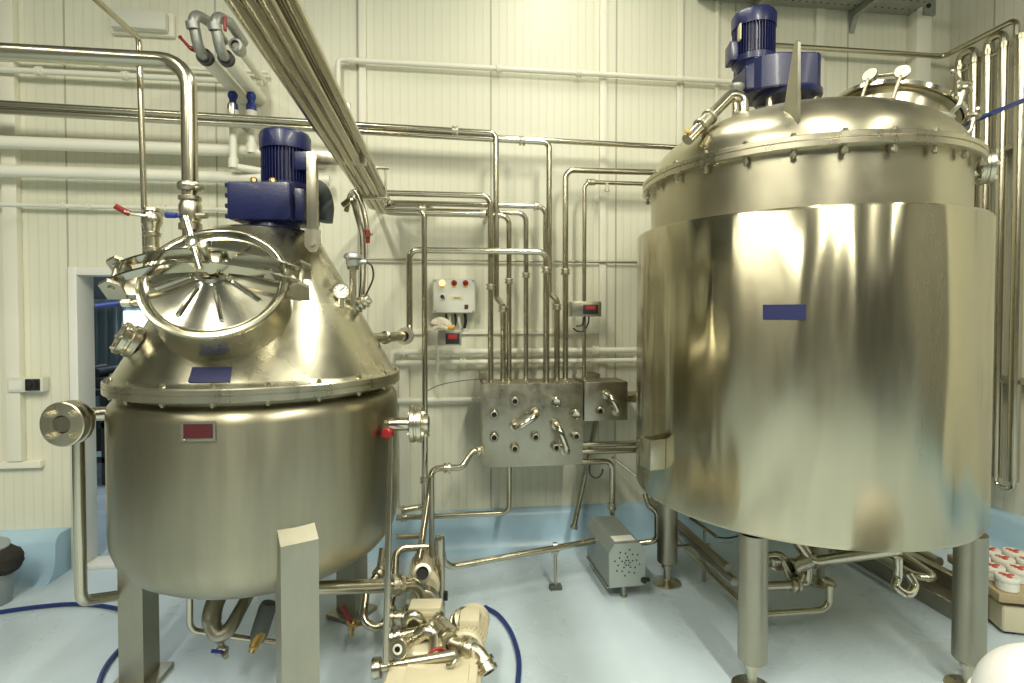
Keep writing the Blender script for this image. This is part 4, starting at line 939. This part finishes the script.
obj('cable', MB().smooth([PY(589, 316, 3.70), PY(588, 324, 3.70), PY(583, 331, 3.70), PY(577, 331, 3.70), PY(573, 328, 3.70)], .006, 8).smooth([PY(585, 316, 3.71), PY(582, 325, 3.72), PY(576, 326, 3.73)], .005, 8), M['black'], d2_)
# gloves on the display, rag string
gp = PY(442, 328, 3.62); gl = thing('work_glove', gp, 'crumpled cream work glove lying on the display box', 'glove')
gy = 3.665
def gpt(px, py, dy=0): p = PY(px, py, gy+dy); return p
gm_ = MB().smooth([gpt(431, 327), gpt(435, 323.5), gpt(441, 322), gpt(447, 324.5), gpt(450, 328)], lambda f: .020+.014*sin(pi*f), 14).smooth([gpt(433, 329, -.03), gpt(437, 327, -.03), gpt(443, 327.5, -.035), gpt(447, 329, -.03)], .014, 10)
for k in range(4): gm_.smooth([gpt(437+k*2.4, 322, -.01), gpt(434+k*2.6, 320.5+.6*k, -.02), gpt(431.5+k*3, 324+k*.7, -.04)], .010, 8)
obj('cloth', gm_, M['glove'], gl); obj('cuff', MB().smooth([gpt(447, 327, -.02), gpt(451, 327.5, -.02), gpt(455, 326, -.02)], .013, 10), M['gloveo'], gl, label='orange cuff')
tag(obj('string', MB().smooth([PY(438, 345, 3.62), PY(436.5, 355, 3.62), PY(438.5, 362, 3.62), PY(437, 372, 3.62)], .006, 8).smooth([PY(436.5, 345, 3.62), PY(438, 356, 3.615), PY(436.5, 364, 3.62), PY(437.5, 375, 3.62)], .006, 8), M['rope']), 'pale string hanging below the display box', 'string')
wc = tag(obj('wire', MB().smooth([PY(427, 391, 3.60), PY(440, 385, 3.7), PY(460, 381, 3.75), PY(481, 379, 3.80)], .003, 6), M['rubber']), 'thin dark wire sagging from the riser to the panel corner', 'wire')
# wall socket at the left
a = PY(30, 384, WY-.02); sk = thing('wall_socket', (a.x, WY, a.z), 'white socket box with a black switch on the left wall', 'socket')
obj('box', MB().box((a.x, WY-.035, a.z), (.215, .06, .095), .008), M['enclosure'], sk)
obj('switch', MB().lathe([(0, 0), (.034, 0), (.032, .022), (.014, .025), (.012, .04), (0, .04)], (a.x+.048, WY-.065, a.z), (0, -1, 0), 20).box((a.x+.048, WY-.068, a.z), (.085, .012, .075), .004), M['black'], sk)
obj('label', MB().box((a.x-.055, WY-.066, a.z), (.075, .003, .060)), M['paper'], sk)

# ------------------------------------------------------------------ pipework low between the vessels
zl = level(460, 468, 3.40)
S = [PY(483, 451, 3.46), PY(472, 451, 3.44), PY(462, 467.5, 3.40), PY(432, 468.5, 3.40)]
o = pipe('S-shaped steel pipe from the left side of the large panel slanting down to the pump', [S[0], S[1], S[2], S[3], PD(428, 500, 3.30), PD(419, 560, 2.98)], .020, .05, [(0, .35), (2, .5)])
p0 = PY(509, 466, 3.64); z1 = level(460, 515, 3.64)
pipe('steel pipe dropping under the large panel and running left along the kerb', [(p0.x, 3.64, p0.z+.05), (p0.x, 3.64, z1), (PY(396, 518, 3.64).x, 3.64, z1)], .019, .055, [(1, .93)])
rs_ = pipe('lower length of the riser with couplings beside the left vessel', [V((PY(424.5, 300, 3.50).x, 3.50, 1.07)), PY(424.5, 520, 3.50)], .0195, .05, [(0, .18), (0, .62)])
q = PY(424, 508, 3.5); obj('stub', MB().cyl(q+V((-.13, -.02, -.0)), q+V((.0, 0, .01)), .020, 12).lathe([(0, -.012), (.028, -.01), (.028, .012), (0, .012)], q+V((-.13, -.02, 0)), (1, 0, 0), 14), M['steel'], rs_)
# long low pipe from the grey pump box to an elbow at the pump
bxl = PD(596, 541, 3.50)
e1 = PD(452, 567, 3.15); 
lp_ = pipe('long low steel pipe from the grey pump box, ending in a short upturned bend', [PD(610, 538, 3.52), e1, PD(444, 562, 3.10), PD(441, 545, 3.08)], .019, .06, [(0, .02)])
# T-shaped prop under that pipe
tpz = PD(555, 547, 3.40); tb_ = PZ(558, 571, 0.02)
tp = thing('pipe_prop', V((tpz.x, tpz.y, 0)), 'small steel prop with a dark foot under the long low pipe', 'pipe support')
obj('stem', MB().cyl((tpz.x, tpz.y-.02, .01), (tpz.x, tpz.y, tpz.z-.0), .011, 10).box((tpz.x, tpz.y, tpz.z-.03), (.05, .03, .012), .002).lathe([(.019, -.012), (.026, -.012), (.026, .012), (.019, .012)], tpz+V((0, 0, .003)), (1, -.1, 0), 16), M['steel'], tp)
obj('foot', MB().box((tpz.x, tpz.y-.02, .012), (.075, .05, .024), .004), M['rubber'], tp)
# upright posts by the pumps
q = PZ(440, 632, .0)
ps = tag(obj('steel_post', MB().lathe([(0, 0), (.028, 0), (.028, .50), (.022, .52), (0, .525)], q, (0, 0, 1), 16), M['pipe']), 'short thick upright steel tube behind the pumps', 'pipe')
obj('clip', MB().box(q+V((.032, -.01, .20)), (.02, .025, .045), .004), M['black'], ps)
tag(obj('steel_post', MB().lathe([(0, 0), (.015, 0), (.015, .80), (0, .80)], PZ(432, 618, 0), (0, 0, 1), 12), M['dull']), 'thin upright tube just left of the thick one behind the pumps', 'pipe')
t1_, b1_ = PD(391, 437, 2.38), PD(385.5, 664, 2.22)
pipe('tall thin upright pipe between the red cap and the front pump', [t1_, b1_], .0135)
# U bends under the right side of the left vessel
pipe('looped steel pipe bending under the right side of the left vessel', [PD(383, 548, 2.95), PD(380, 572, 2.90), PD(366, 590, 2.80), PD(362, 626, 2.68), PD(386, 628, 2.72), PD(394, 585, 2.85), PD(396, 548, 3.00), PD(428, 547, 3.05)], .021, .06, [(1, .05)])
pipe('steel pipe crossing low from the vessel to the wall side of the pumps', [PY(396, 537, 3.30), PY(424, 536, 3.30)], .017)
po_ = pipe('thick steel pipe from behind the front leg to the elbow over the rear pump', [PD(296, 589, 2.42), PD(398, 585, 2.68), PD(419, 584, 2.74), PD(424, 612, 2.74)], .032, .085, [(0, .98)], n=18)
vq = PD(348, 622, 2.70)
rv2 = thing('drain_valve', vq, 'small brass valve with a red lever hanging below the left vessel', 'valve')
obj('body', MB().cyl(vq, vq+V((.04, .02, -.03)), .012, 10).sphere(vq+V((.02, .01, -.015)), .020, 10).cyl(vq+V((.02, .01, -.02)), vq+V((.015, .0, -.07)), .011, 8).cyl(vq+V((.035, .02, -.03)), PD(372, 622, 2.78), .010, 8), M['brass'], rv2)
obj('lever', MB().tube([vq+V((.02, .0, -.01)), vq+V((.0, -.01, .03)), vq+V((-.025, -.01, .09))], lambda f: .006+.006*f, 0, 8), M['red'], rv2, label='red lever')

# ------------------------------------------------------------------ rear pump
rp0 = PD(424, 605, 2.86); rpz = .17
RP = thing('transfer_pump', V((rp0.x, rp0.y, 0)), 'cream pump behind the front one, below the slanting pipe', 'pump')
dirp = LC(-.10, .99, 0).normalized(); 
c0 = V((rp0.x, rp0.y, .27)); 
mt = MB().lathe([(0, -.02), (.07, -.02), (.082, 0), (.082, .30), (.076, .32), (.05, .335), (0, .34)], c0, dirp, 32)
fu, fv, _ = frame(dirp)
for k in range(24):
    a = 2*pi*k/24; e = fu*cos(a)+fv*sin(a); mt.add([c0+e*.078+dirp*.03+fu*0, c0+e*.092+dirp*.03, c0+e*.092+dirp*.28, c0+e*.078+dirp*.28, c0+e*.078+dirp*.03+e.cross(dirp)*.004, c0+e*.092+dirp*.03+e.cross(dirp)*.004, c0+e*.092+dirp*.28+e.cross(dirp)*.004, c0+e*.078+dirp*.28+e.cross(dirp)*.004], [(0, 1, 2, 3), (4, 5, 6, 7), (0, 1, 5, 4), (1, 2, 6, 5), (2, 3, 7, 6)])
obj('motor', mt, M['cream'], RP)
obj('volute', MB().lathe([(0, -.14), (.07, -.14), (.085, -.13), (.085, -.075), (.06, -.06), (.05, -.02), (0, -.02)], c0-V((0, 0, .03)), dirp, 32), M['steel'], RP)
ip_ = c0+V((0, 0, .10))-dirp*.05
pt_ = obj('open_port', MB().lathe([(.026, -.05), (.034, -.05), (.036, .05), (.046, .052), (.046, .068), (.032, .07), (.030, .03), (0, .02)], ip_, (-dirp+V((0, 0, .5))).normalized(), 24), M['steel'], RP)
obj('bore', MB().lathe([(0, .05), (.030, .05), (.030, .045), (0, .045)], ip_, (-dirp+V((0, 0, .5))).normalized(), 20), M['dark'], pt_)
obj('clamp_ring', MB().lathe([(.05, -.02), (.068, -.018), (.072, 0), (.068, .018), (.05, .02)], PD(424, 608, 2.74), (0, 0, 1), 28), M['steel'], RP)
obj('base', MB().box(V((rp0.x, rp0.y, .09))+dirp*.10, (.16, .40, .18), .012, -YAW), M['cream'], RP)
obj('side_union', MB().lathe([(0, 0), (.03, 0), (.03, .03), (.045, .032), (.045, .055), (.03, .058), (.03, .07), (.05, .072), (.05, .09), (0, .092)], PD(409, 617, 2.70), LC(-1, 0, 0), 22), M['steel'], RP)

# ------------------------------------------------------------------ front pump
fp0 = PD(434, 668, 2.28)
pz = fp0.z                                       # top of the gearcase
FP = thing('lobe_pump', V((fp0.x, fp0.y, 0)), 'big cream pump at the front with steel fittings heaped on it', 'pump')
Rp = Matrix.Rotation(-YAW+.02, 3, 'Z')
def FPt(x, y, z): return V((fp0.x, fp0.y, pz))+Rp @ V((x, y, z))
obj('gearcase', MB().box(FPt(0, -.05, -pz/2), (.40, .30, pz), .03, Rp, 3), M['cream'], FP)
cv = obj('cover_plate', MB().box(FPt(0, -.06, .004), (.37, .26, .022), .010, Rp, 3).box(FPt(.02, -.09, .016), (.26, .17, .014), .006, Rp), M['cream'], FP)
for x, y in ((-.165, .04), (0, .05), (.165, .05), (-.165, -.16), (.165, -.16)): obj('bolt', MB().lathe([(0, .034), (.014, .034), (.016, .02), (.016, 0), (0, 0)], FPt(x, y, .010), (0, 0, 1), 6), M['cream'], cv)
obj('pump_housing', MB().box(FPt(-.07, .18, -.05), (.20, .20, .13), .02, Rp, 3), M['cream'], FP)
rp_ = obj('name_block', MB().box(FPt(-.075, .30, .05), (.15, .09, .13), .006, Rp), M['cream'], FP)
obj('label', MB().box(FPt(-.075, .2545, .085), (.10, .004, .022), .001, Rp), M['tan'], rp_)
mc0 = FPt(.125, .12, .0); md = (Rp @ V((.10, .99, .0))).normalized()
mt = MB().lathe([(0, 0), (.070, 0), (.077, .008), (.077, .03), (.068, .034), (.068, .20), (.077, .205), (.077, .25), (.06, .265), (0, .27)], mc0, md, 32)
fu, fv, _ = frame(md)
for k in range(28):
    a = 2*pi*k/28; e = fu*cos(a)+fv*sin(a); t_ = e.cross(md)*.004
    P8 = [mc0+e*.065+md*.04, mc0+e*.079+md*.04, mc0+e*.079+md*.195, mc0+e*.065+md*.195]
    mt.add(P8+[x+t_ for x in P8], [(0, 1, 2, 3), (7, 6, 5, 4), (0, 4, 5, 1), (1, 5, 6, 2), (2, 6, 7, 3)])
obj('motor', mt, M['cream'], FP)
obj('terminal_box', MB().box(mc0+md*.12+V((0, 0, .078)), (.09, .12, .04), .008, Rp), M['cream'], FP)
# fittings lying on the pump: each one loose
def sock(m, c, ax, r=.026, L_=.05): return m.lathe([(r*.8, 0), (r, 0), (r, L_-.022), (r*1.45, L_-.020), (r*1.45, L_-.006), (r*1.3, L_), (r*.85, L_), (r*.8, L_-.03)], c, ax, 22)
def fit(name, mb, label, cat='pipe fitting', m='steel', bores=()):
    o = tag(obj(name, mb, M[m]), label, cat, )
    for c, ax, r in bores: obj('bore', MB().lathe([(0, 0), (r, 0), (r, -.006), (0, -.006)], c, ax, 18), M['dark'], o)
    return o
up = V((0, 0, 1)); 
p = PD(403, 645, 2.36); d_ = LC(-.15, -.93, .30).normalized()
m = sock(MB(), p+d_*.0, d_, .030, .07).smooth([p, p-d_*.05, p-d_*.10+V((.04, .01, .02))], .030, 16)
t_ = fit('pipe_tee', m, 'steel tee with its open grooved end facing the camera on the front pump', bores=[(p+d_*.058, d_, .025)])
obj('liner', MB().lathe([(.012, .0), (.020, .0), (.022, .012), (.012, .012)], p+d_*.057, d_, 18), M['white'], t_, label='white liner ring')
p = PD(397, 637, 2.44); q = PD(428, 629, 2.46); ax = (q-p).normalized()
fit('pipe_piece', sock(MB().cyl(p, q, .024, 18), q-ax*.02, ax, .026, .05).lathe([(.024, -.03), (.042, -.028), (.042, -.012), (.030, -.008), (.030, .0), (.042, .004), (.042, .018), (.024, .02)], p, ax, 22), 'short level steel pipe with clamp ends behind the open tee')
p = PD(413, 626, 2.50)
fit('pipe_elbow', MB().smooth([p+V((-.03, .0, -.04)), p+V((-.03, 0, .02)), p+V((0, 0, .05)), p+V((.035, 0, .02)), p+V((.035, 0, -.04))], .024, 14), 'small steel bend arching over the level pipe')
p = PD(431, 640, 2.42); q = PD(436, 655, 2.34)
rg = fit('pipe_elbow', MB().smooth([p+V((-.08, .03, -.01)), p+V((-.02, .02, .03)), p+V((.02, .0, .01)), q], .032, 16), 'steel elbow whose open end has a dark red gasket')
dq = (q-p).normalized()
obj('gasket', MB().lathe([(.024, 0), (.040, 0), (.042, .006), (.040, .012), (.026, .012)], q, dq, 24), M['gasket'], rg, label='dark red gasket')
obj('bore', MB().lathe([(0, .006), (.027, .006), (.027, .002), (0, .002)], q, dq, 20), M['dark'], rg)
p, q, r_ = PD(436, 627, 2.48), PD(448, 641, 2.40), PD(468, 652, 2.34)
m = MB().tube([PD(433, 624, 2.5), q, PD(468, 648, 2.36), PD(480, 652, 2.34), PD(487, 668, 2.30)], .027, .05, 16)
fe = fit('pipe_elbow', m, 'long bent steel pipe with two clamps lying across the front pump to its right edge')
for c, a_, b_ in ((PD(447, 640, 2.405), p, q), (PD(468, 648, 2.36), q, PD(468, 648, 2.36)), (PD(486, 666, 2.30), PD(480, 652, 2.34), PD(487, 668, 2.30))):
    obj('clamp', ring_mb(c, b_-a_, .028), M['steel'], fe)
p = PD(462, 621, 2.55); ax = LC(.55, -.5, .55).normalized()
fit('clamp_coupling', MB().lathe([(.034, -.06), (.036, -.03), (.052, -.028), (.054, -.012), (.044, -.008), (.044, .004), (.056, .008), (.056, .026), (.044, .03), (.036, .032), (.034, .0)], p, ax, 28), 'steel clamp coupling standing open at the back right of the front pump', bores=[(p+ax*.02, ax, .036)])
p, q = PD(437, 617, 2.52), PD(455, 633, 2.44)
fit('pipe_piece', MB().cyl(p, q, .022, 16).lathe([(.022, 0), (.032, .002), (.032, .012), (.022, .014)], p, q-p, 18), 'short dark steel pipe sloping between the coupling and the bend')
p, q = PD(377, 668, 2.28), PD(458, 654, 2.30); ax = (q-p).normalized()
fit('pipe_piece', MB().cyl(p, q, .020, 16).lathe([(0, -.018), (.040, -.016), (.042, .0), (.040, .016), (.022, .02)], p, ax, 22), 'long steel pipe with an end cap lying along the front of the pump')
p = PD(452, 663, 2.24)
fit('hook', MB().smooth([p+V((-.02, 0, -.01)), p+V((.0, -.01, .0)), p+V((.02, 0, .02)), p+V((.015, .01, .05))], .009, 10), 'small steel hook lying on the cream cover of the pump', 'hook')
p = PD(479, 661, 2.26)
fit('gasket_ring', MB().lathe([(.018, 0), (.026, 0), (.026, .006), (.018, .006), (.018, 0)], V((p.x, p.y, pz+.004)), up, 24), 'brown ring gasket lying on the right of the cream cover', 'gasket', 'brass')

# ------------------------------------------------------------------ grey pump box with a perforated front
f0 = PZ(630, 607, 0); gd_ = LC(-.16, 1, 0).normalized()
GX = thing('covered_pump', V((f0.x, f0.y, 0)), 'grey box-covered pump with a perforated front on the floor', 'pump')
fr_l, fr_r = PD(609, 582, 3.225), PD(644.5, 577, 3.26)
cxy = (fr_l+fr_r)/2; cxy.z = 0
e = (fr_r-fr_l); e.z = 0; W_ = e.length; e.normalize(); bk = V((-e.y, e.x, 0))
zb_, zt_ = .085, PD(625, 541, 3.27).z
hh = zt_-zb_
oct_ = [(-W_/2, 0), (W_/2, 0), (W_/2+.004, hh*.80), (W_/2-.030, hh), (-W_/2+.030, hh), (-W_/2-.004, hh*.80)]
obj('cover', MB().prism(oct_, cxy+V((0, 0, zb_)), e, up, bk*.44), M['ygrey'], GX, 20)
fpn = obj('front_panel', MB().prism([(x*.985, .003+y*.985) for x, y in oct_], cxy+V((0, 0, zb_))-bk*.006, e, up, bk*.008), mat('panel_grey', (.36, .41, .38), .45, .2), GX, 20)
pc = cxy-bk*.0075+V((0, 0, zb_+hh*.56)); pm = MB()
for rr, nn, of in ((.016, 6, 0), (.034, 5, .3), (.058, 8, .2), (.078, 8, .6)):
    for k in range(nn):
        a = of+2*pi*k/nn; c = pc+e*rr*cos(a)+up*rr*sin(a); pm.cyl(c, c+bk*.004, .0048, 8)
obj('vent_hole', pm, M['dark'], fpn)
obj('knob', MB().lathe([(0, 0), (.016, 0), (.018, .01), (.012, .03), (0, .03)], cxy+e*(W_/2-.01)+V((0, 0, zb_+.035)), -bk, 14).cyl(cxy+e*(W_/2-.01)+V((0, 0, zb_+.035)), cxy+e*(W_/2+.03)+V((0, 0, zb_+.03)), .012, 10), M['black'], GX)
obj('label', MB().box(cxy+bk*.07+V((0, 0, zt_+.002))+e*.0, (.13, .075, .004), .0008, math.atan2(e.y, e.x)), M['paper'], GX)
for s_, b_k in ((-.06, .40), (.0, .05), (.07, .38)):
    q = cxy+e*s_+bk*b_k; obj('leg', MB().lathe([(0, 0), (.022, 0), (.022, .008), (.015, .012), (.015, .10), (0, .10)], V((q.x, q.y, 0)), up, 14), M['dull'], GX)
obj('base_tray', MB().box(cxy+bk*.22+V((0, 0, .082)), (W_+.02, .42, .012), .003, math.atan2(e.y, e.x)), M['dull'], GX)
# pipes from the tank to this box
pipe('steel pipe curling out from under the tank to the grey pump box', [PD(645, 494, 3.55), PD(648, 505, 3.52), PD(657, 512, 3.50), PD(657, 541, 3.52), PD(630, 544, 3.56)], .018, .05)

# ------------------------------------------------------------------ pipes on the floor under the right tank
z_ = .26
def floorpipe(label, X, z, Y0, Y1, r, extra=(), m='pipe', bend=.06): return pipe(label, [(X, Y0, z), (X, Y1, z)]+list(extra), r, bend, (), 'steel_pipe', m)
X1 = PZ(700, 545, .30).x
floorpipe('upper dark pipe of the floor run between the two left tank legs', X1-.02, .33, 3.85, 2.75, .022, m='dull')
floorpipe('middle pipe of the floor run between the two left tank legs', X1, .27, 3.85, 2.72, .024, m='dull')
X2 = PZ(710, 575, .12).x
floorpipe('lowest pipe of the floor run, bending up beside the tank leg', X2, .14, 3.75, 2.62, .018, [(X2+.42, 2.62, .14), (X2+.42, 2.62, .27)], m='pipe')
pipe('level pipe behind the front left tank leg ending in an elbow', [PD(742, 587, 2.86), PD(797, 585, 2.90), PD(801, 575, 2.95)], .024, .05, [(0, .95)])
br = PD(690, 535, 3.46); kk = thing('pipe_stand', V((X1, br.y, 0)), 'small upright bracket holding the floor pipes behind the tank leg', 'pipe support')
obj('post', MB().cyl((X1+.10, br.y, 0), (X1+.10, br.y, .33), .010, 10).box((X1+.02, br.y, .235), (.24, .03, .012), .002).box((X1+.1, br.y, .17), (.05, .04, .03), .004), M['dull'], kk)
tag(obj('thin_rod', MB().cyl(PD(690, 517, 3.6), PD(717, 537, 3.45), .012, 10), M['pipe']), 'short thin tube sloping beneath the left edge of the big tank', 'rod')
tag(obj('cable', MB().smooth([PD(716, 537, 3.5), PD(728, 538, 3.5), PD(742, 535, 3.45)], .005, 6), M['black']), 'thin black cable sagging under the left edge of the big tank', 'cable')
# floor channel with pipes at the right
XA = PZ(905, 592, 0).x-.02
ch_ = thing('floor_channel', (XA+.18, 3.0, 0), 'low stepped steel channel on the floor under the right side of the tank', 'channel')
obj('trough', MB().prism([(0, 0), (.17, 0), (.17, .17), (.13, .17), (.13, .09), (0, .09)], (XA+.02, 3.84, 0), (1, 0, 0), up, (0, -1.22, 0)), M['dull'], ch_)
obj('lip', MB().box((XA+.025, 3.23, .095), (.03, 1.22, .012), .002).box((XA+.175, 3.23, .175), (.06, 1.22, .012), .002), M['plate'], ch_)
pipe('looped pipe lying over the floor channel under the tank', [(XA-.03, 3.85, .16), (XA-.03, 2.86, .16), (XA+.07, 2.80, .16), (XA+.08, 3.1, .20), (XA+.08, 3.85, .20)], .024, .05)
lq = PD(903, 580, 2.90)
tag(obj('pipe_elbow', MB().smooth([lq+V((-.03, 0, .12)), lq+V((-.03, 0, .02)), lq+V((-.06, -.02, -.02)), lq+V((-.02, -.05, -.05)), lq+V((.04, -.03, -.02)), lq+V((.03, 0, .03))], .022, 14), M['polish']), 'shiny steel bend hanging beneath the tank above the floor channel', 'pipe fitting')
pipe('thick steel pipe alongside the floor channel towards the right leg', [(XA+.27, 3.85, .16), (XA+.27, 3.0, .16)], .033, n=18, m='dull')
# cream plastic crate and jar tray at the right edge
cr0 = PZ(1008, 637, .02)
crt = thing('plastic_crate', V((cr0.x+.22, cr0.y+.15, 0)), 'cream plastic base box right of the front tank leg', 'crate')
cc = V((cr0.x+.33, cr0.y+.16, 0)); ra_ = -.35
Rc = Matrix.Rotation(ra_, 3, 'Z')
obj('box', MB().box(cc+V((0, 0, .085)), (.50, .42, .14), .018, Rc, 3), M['cream'], crt)
obj('slot', MB().box(cc+Rc @ V((-.10, -.13, .1555)), (.10, .03, .004), .001, Rc), M['dark'], crt)
for sx_ in (-1, 1):
    for sy_ in (-1, 1): obj('foot', MB().box(cc+Rc @ V((sx_*.2, sy_*.16, .01)), (.05, .05, .02), .003, Rc), M['black'], crt)
tz = .27
try_ = thing('jar_tray', V((cc.x, cc.y, .155)), 'tan tray with round holes on top of the cream box', 'tray')
obj('tray', MB().box(cc+Rc @ V((.02, .02, .205)), (.60, .50, .05), .012, Rc), M['tan_tray'], try_)
for x, y in ((-.05, -.18), (.11, -.18)): obj('hole', MB().lathe([(0, 0), (.05, 0), (.05, .003), (0, .003)], cc+Rc @ V((x, y, .2295)), up, 24), M['dark'], try_)
obj('riser', MB().box(cc+Rc @ V((0, 0, .168)), (.42, .34, .026), .004, Rc), M['black'], try_)
def jar(c):
    t_ = thing('jar', c, '', 'jar', 'jars on the tan tray')
    obj('body', MB().lathe([(0, 0), (.044, 0), (.050, .006), (.050, .05), (.044, .058), (0, .058)], c, up, 24), M['paper'], t_)
    l_ = obj('lid', MB().lathe([(.046, .050), (.053, .051), (.054, .056), (.054, .070), (.050, .076), (0, .077)], c, up, 28), M['lid_white'], t_)
    s_ = MB()
    for k in range(3):
        a = k*2*pi/3; s_.lathe([(0, .0772), (.013, .0772), (.013, .079), (0, .079)], c+V((.024*cos(a), .024*sin(a), 0)), up, 10)
    s_.box(c+V((0, 0, .078)), (.05, .010, .002)).box(c+V((0, 0, .078)), (.010, .05, .002))
    obj('lid_mark', s_, M['lid_red'], l_, label='red mark on the lid')
    return t_
spots = [(-.21, -.17, 'jar with a red-marked white lid, front left on the tan tray'), (-.21, -.05, 'jar with a red-marked lid at the left edge of the tray, second from the front'),
         (-.09, -.05, 'jar with a red-marked lid just behind the empty tray hole'), (.03, -.05, 'jar with a red-marked lid behind the second empty tray hole'),
         (-.21, .08, 'jar with a red-marked lid at the left edge of the tray, third from the front'), (-.09, .08, 'jar with a red-marked lid in the middle of the tray'),
         (.03, .08, 'jar with a red-marked lid right of the middle one on the tray'), (-.21, .20, 'jar with a red-marked lid in the back left corner of the tray'),
         (-.09, .20, 'jar with a red-marked lid second along the back of the tray'), (.03, .20, 'jar with a red-marked lid third along the back of the tray')]
first = None
for x, y, lab in spots:
    c = cc+Rc @ V((x, y, .23))
    if first is None: first = jar(c); first['label'] = lab; c_first = c
    else: dup(first, c-c_first, lab)
# white dome in the lower right corner
wd = PD(1052, 716, 1.70)
wdm = thing('dome_cover', V((wd.x, wd.y, 0)), 'smooth white dome cut off by the lower right corner', 'dome cover')
obj('dome', MB().lathe([(.195*cos(pi/2*k/14), wd.z+.20*sin(pi/2*k/14)) for k in range(14)]+[(0, wd.z+.20)], V((wd.x, wd.y, 0)), up, 48), M['whitecover'], wdm)
obj('drum', MB().lathe([(0, 0), (.175, 0), (.185, .02), (.185, wd.z-.03), (.205, wd.z-.025), (.205, wd.z+.004), (.195, wd.z+.006)], V((wd.x, wd.y, 0)), up, 48), M['whitecover'], wdm)

# ------------------------------------------------------------------ hoses, bucket
hz = .014
H1 = [PZ(-60, 622, hz), PZ(0, 612, hz), PZ(40, 606.5, hz), PZ(75, 604, hz), PZ(110, 607, hz), PZ(138, 616, hz), PZ(140, 630, hz), PZ(117, 652, hz), PZ(104, 670, hz), PZ(98, 690, hz), PZ(97, 730, hz)]
tag(obj('hose', MB().smooth(H1, .0115, 10), M['hose']), 'blue hose lying on the floor round the leg of the left vessel', 'hose')
H2 = [PZ(485, 607, hz), PZ(498, 615, hz), PZ(509, 629, hz), PZ(516, 646, hz), PZ(519, 664, hz), PZ(517, 690, hz), PZ(512, 720, hz)]
tag(obj('hose', MB().smooth(H2, .0125, 10), M['hose']), 'blue hose curving across the floor right of the front pump', 'hose')
b0_ = PZ(-10, 604, 0)
bk_ = thing('bucket', V((b0_.x, b0_.y, 0)), 'grey bucket at the left edge with a dark rag on top', 'bucket')
obj('pail', MB().lathe([(0, 0), (.095, 0), (.10, .01), (.112, .17), (.120, .175), (.120, .185), (.108, .185), (.09, .02), (0, .02)], b0_, up, 36), M['bucket'], bk_)
rg_ = bmesh.new(); bmesh.ops.create_icosphere(rg_, subdivisions=3, radius=1)
for v in rg_.verts:
    k = 1+.10*sin(v.co.x*6+1)*sin(v.co.y*5)+.06*cos(v.co.z*7+v.co.x*4); v.co = V((b0_.x+.045+v.co.x*.125*k, b0_.y+v.co.y*.11*k, .25+v.co.z*.09*k))
tag(obj('rag', MB().bm(rg_), M['mop'], None, 80), 'dark crumpled rag heaped on the grey bucket', 'rag')
tag(obj('round_disc', MB().lathe([(0, 0), (.085, 0), (.095, .01), (.095, .022), (.08, .03), (0, .03)], V((b0_.x-.0, b0_.y, .332)), (.15, -.1, 1), 28), M['bucket']), 'round grey lid resting on the dark rag at the left edge', 'lid')

# ------------------------------------------------------------------ light
def area(name, loc, size, energy, col=(1, .93, .78), rot=(0, 0, 0)):
    l = bpy.data.lights.new(name, 'AREA'); l.shape = 'RECTANGLE'; l.size, l.size_y = size; l.energy = energy; l.color = col
    o = bpy.data.objects.new(name, l); COL.objects.link(o); o.location = loc; o.rotation_euler = rot; return o
WARM = (1, .965, .80)
for x_, y_, e_ in ((-1.3, -.7, 145), (1.3, -.7, 145), (-3.4, -.8, 55), (3.1, -.8, 40), (.9, 2.75, 18)):
    area('ceiling_lamp', (x_, y_, 4.6), (.18, 3.4 if y_ < 0 else 1.3), e_, WARM)
area('fill_light_beyond', (-3.0, 6.0, 3.1), (1.2, .3), 28, (.85, .95, 1))  # added area light to brighten the room beyond, no lamp is seen there
wd_ = bpy.data.worlds.new('world'); SC.world = wd_; wd_.use_nodes = True
wd_.node_tree.nodes['Background'].inputs[0].default_value = (.9, .93, 1, 1); wd_.node_tree.nodes['Background'].inputs[1].default_value = .05
SC.view_settings.view_transform = 'Standard'; SC.view_settings.look = 'None'; SC.view_settings.gamma = 1
SC.view_settings.use_curve_mapping = False; SC.view_settings.exposure = 0.55
SC.cycles.use_denoising = True
SC.cycles.max_bounces = 10; SC.cycles.glossy_bounces = 6; SC.cycles.diffuse_bounces = 5
SC.cycles.sample_clamp_indirect = 6
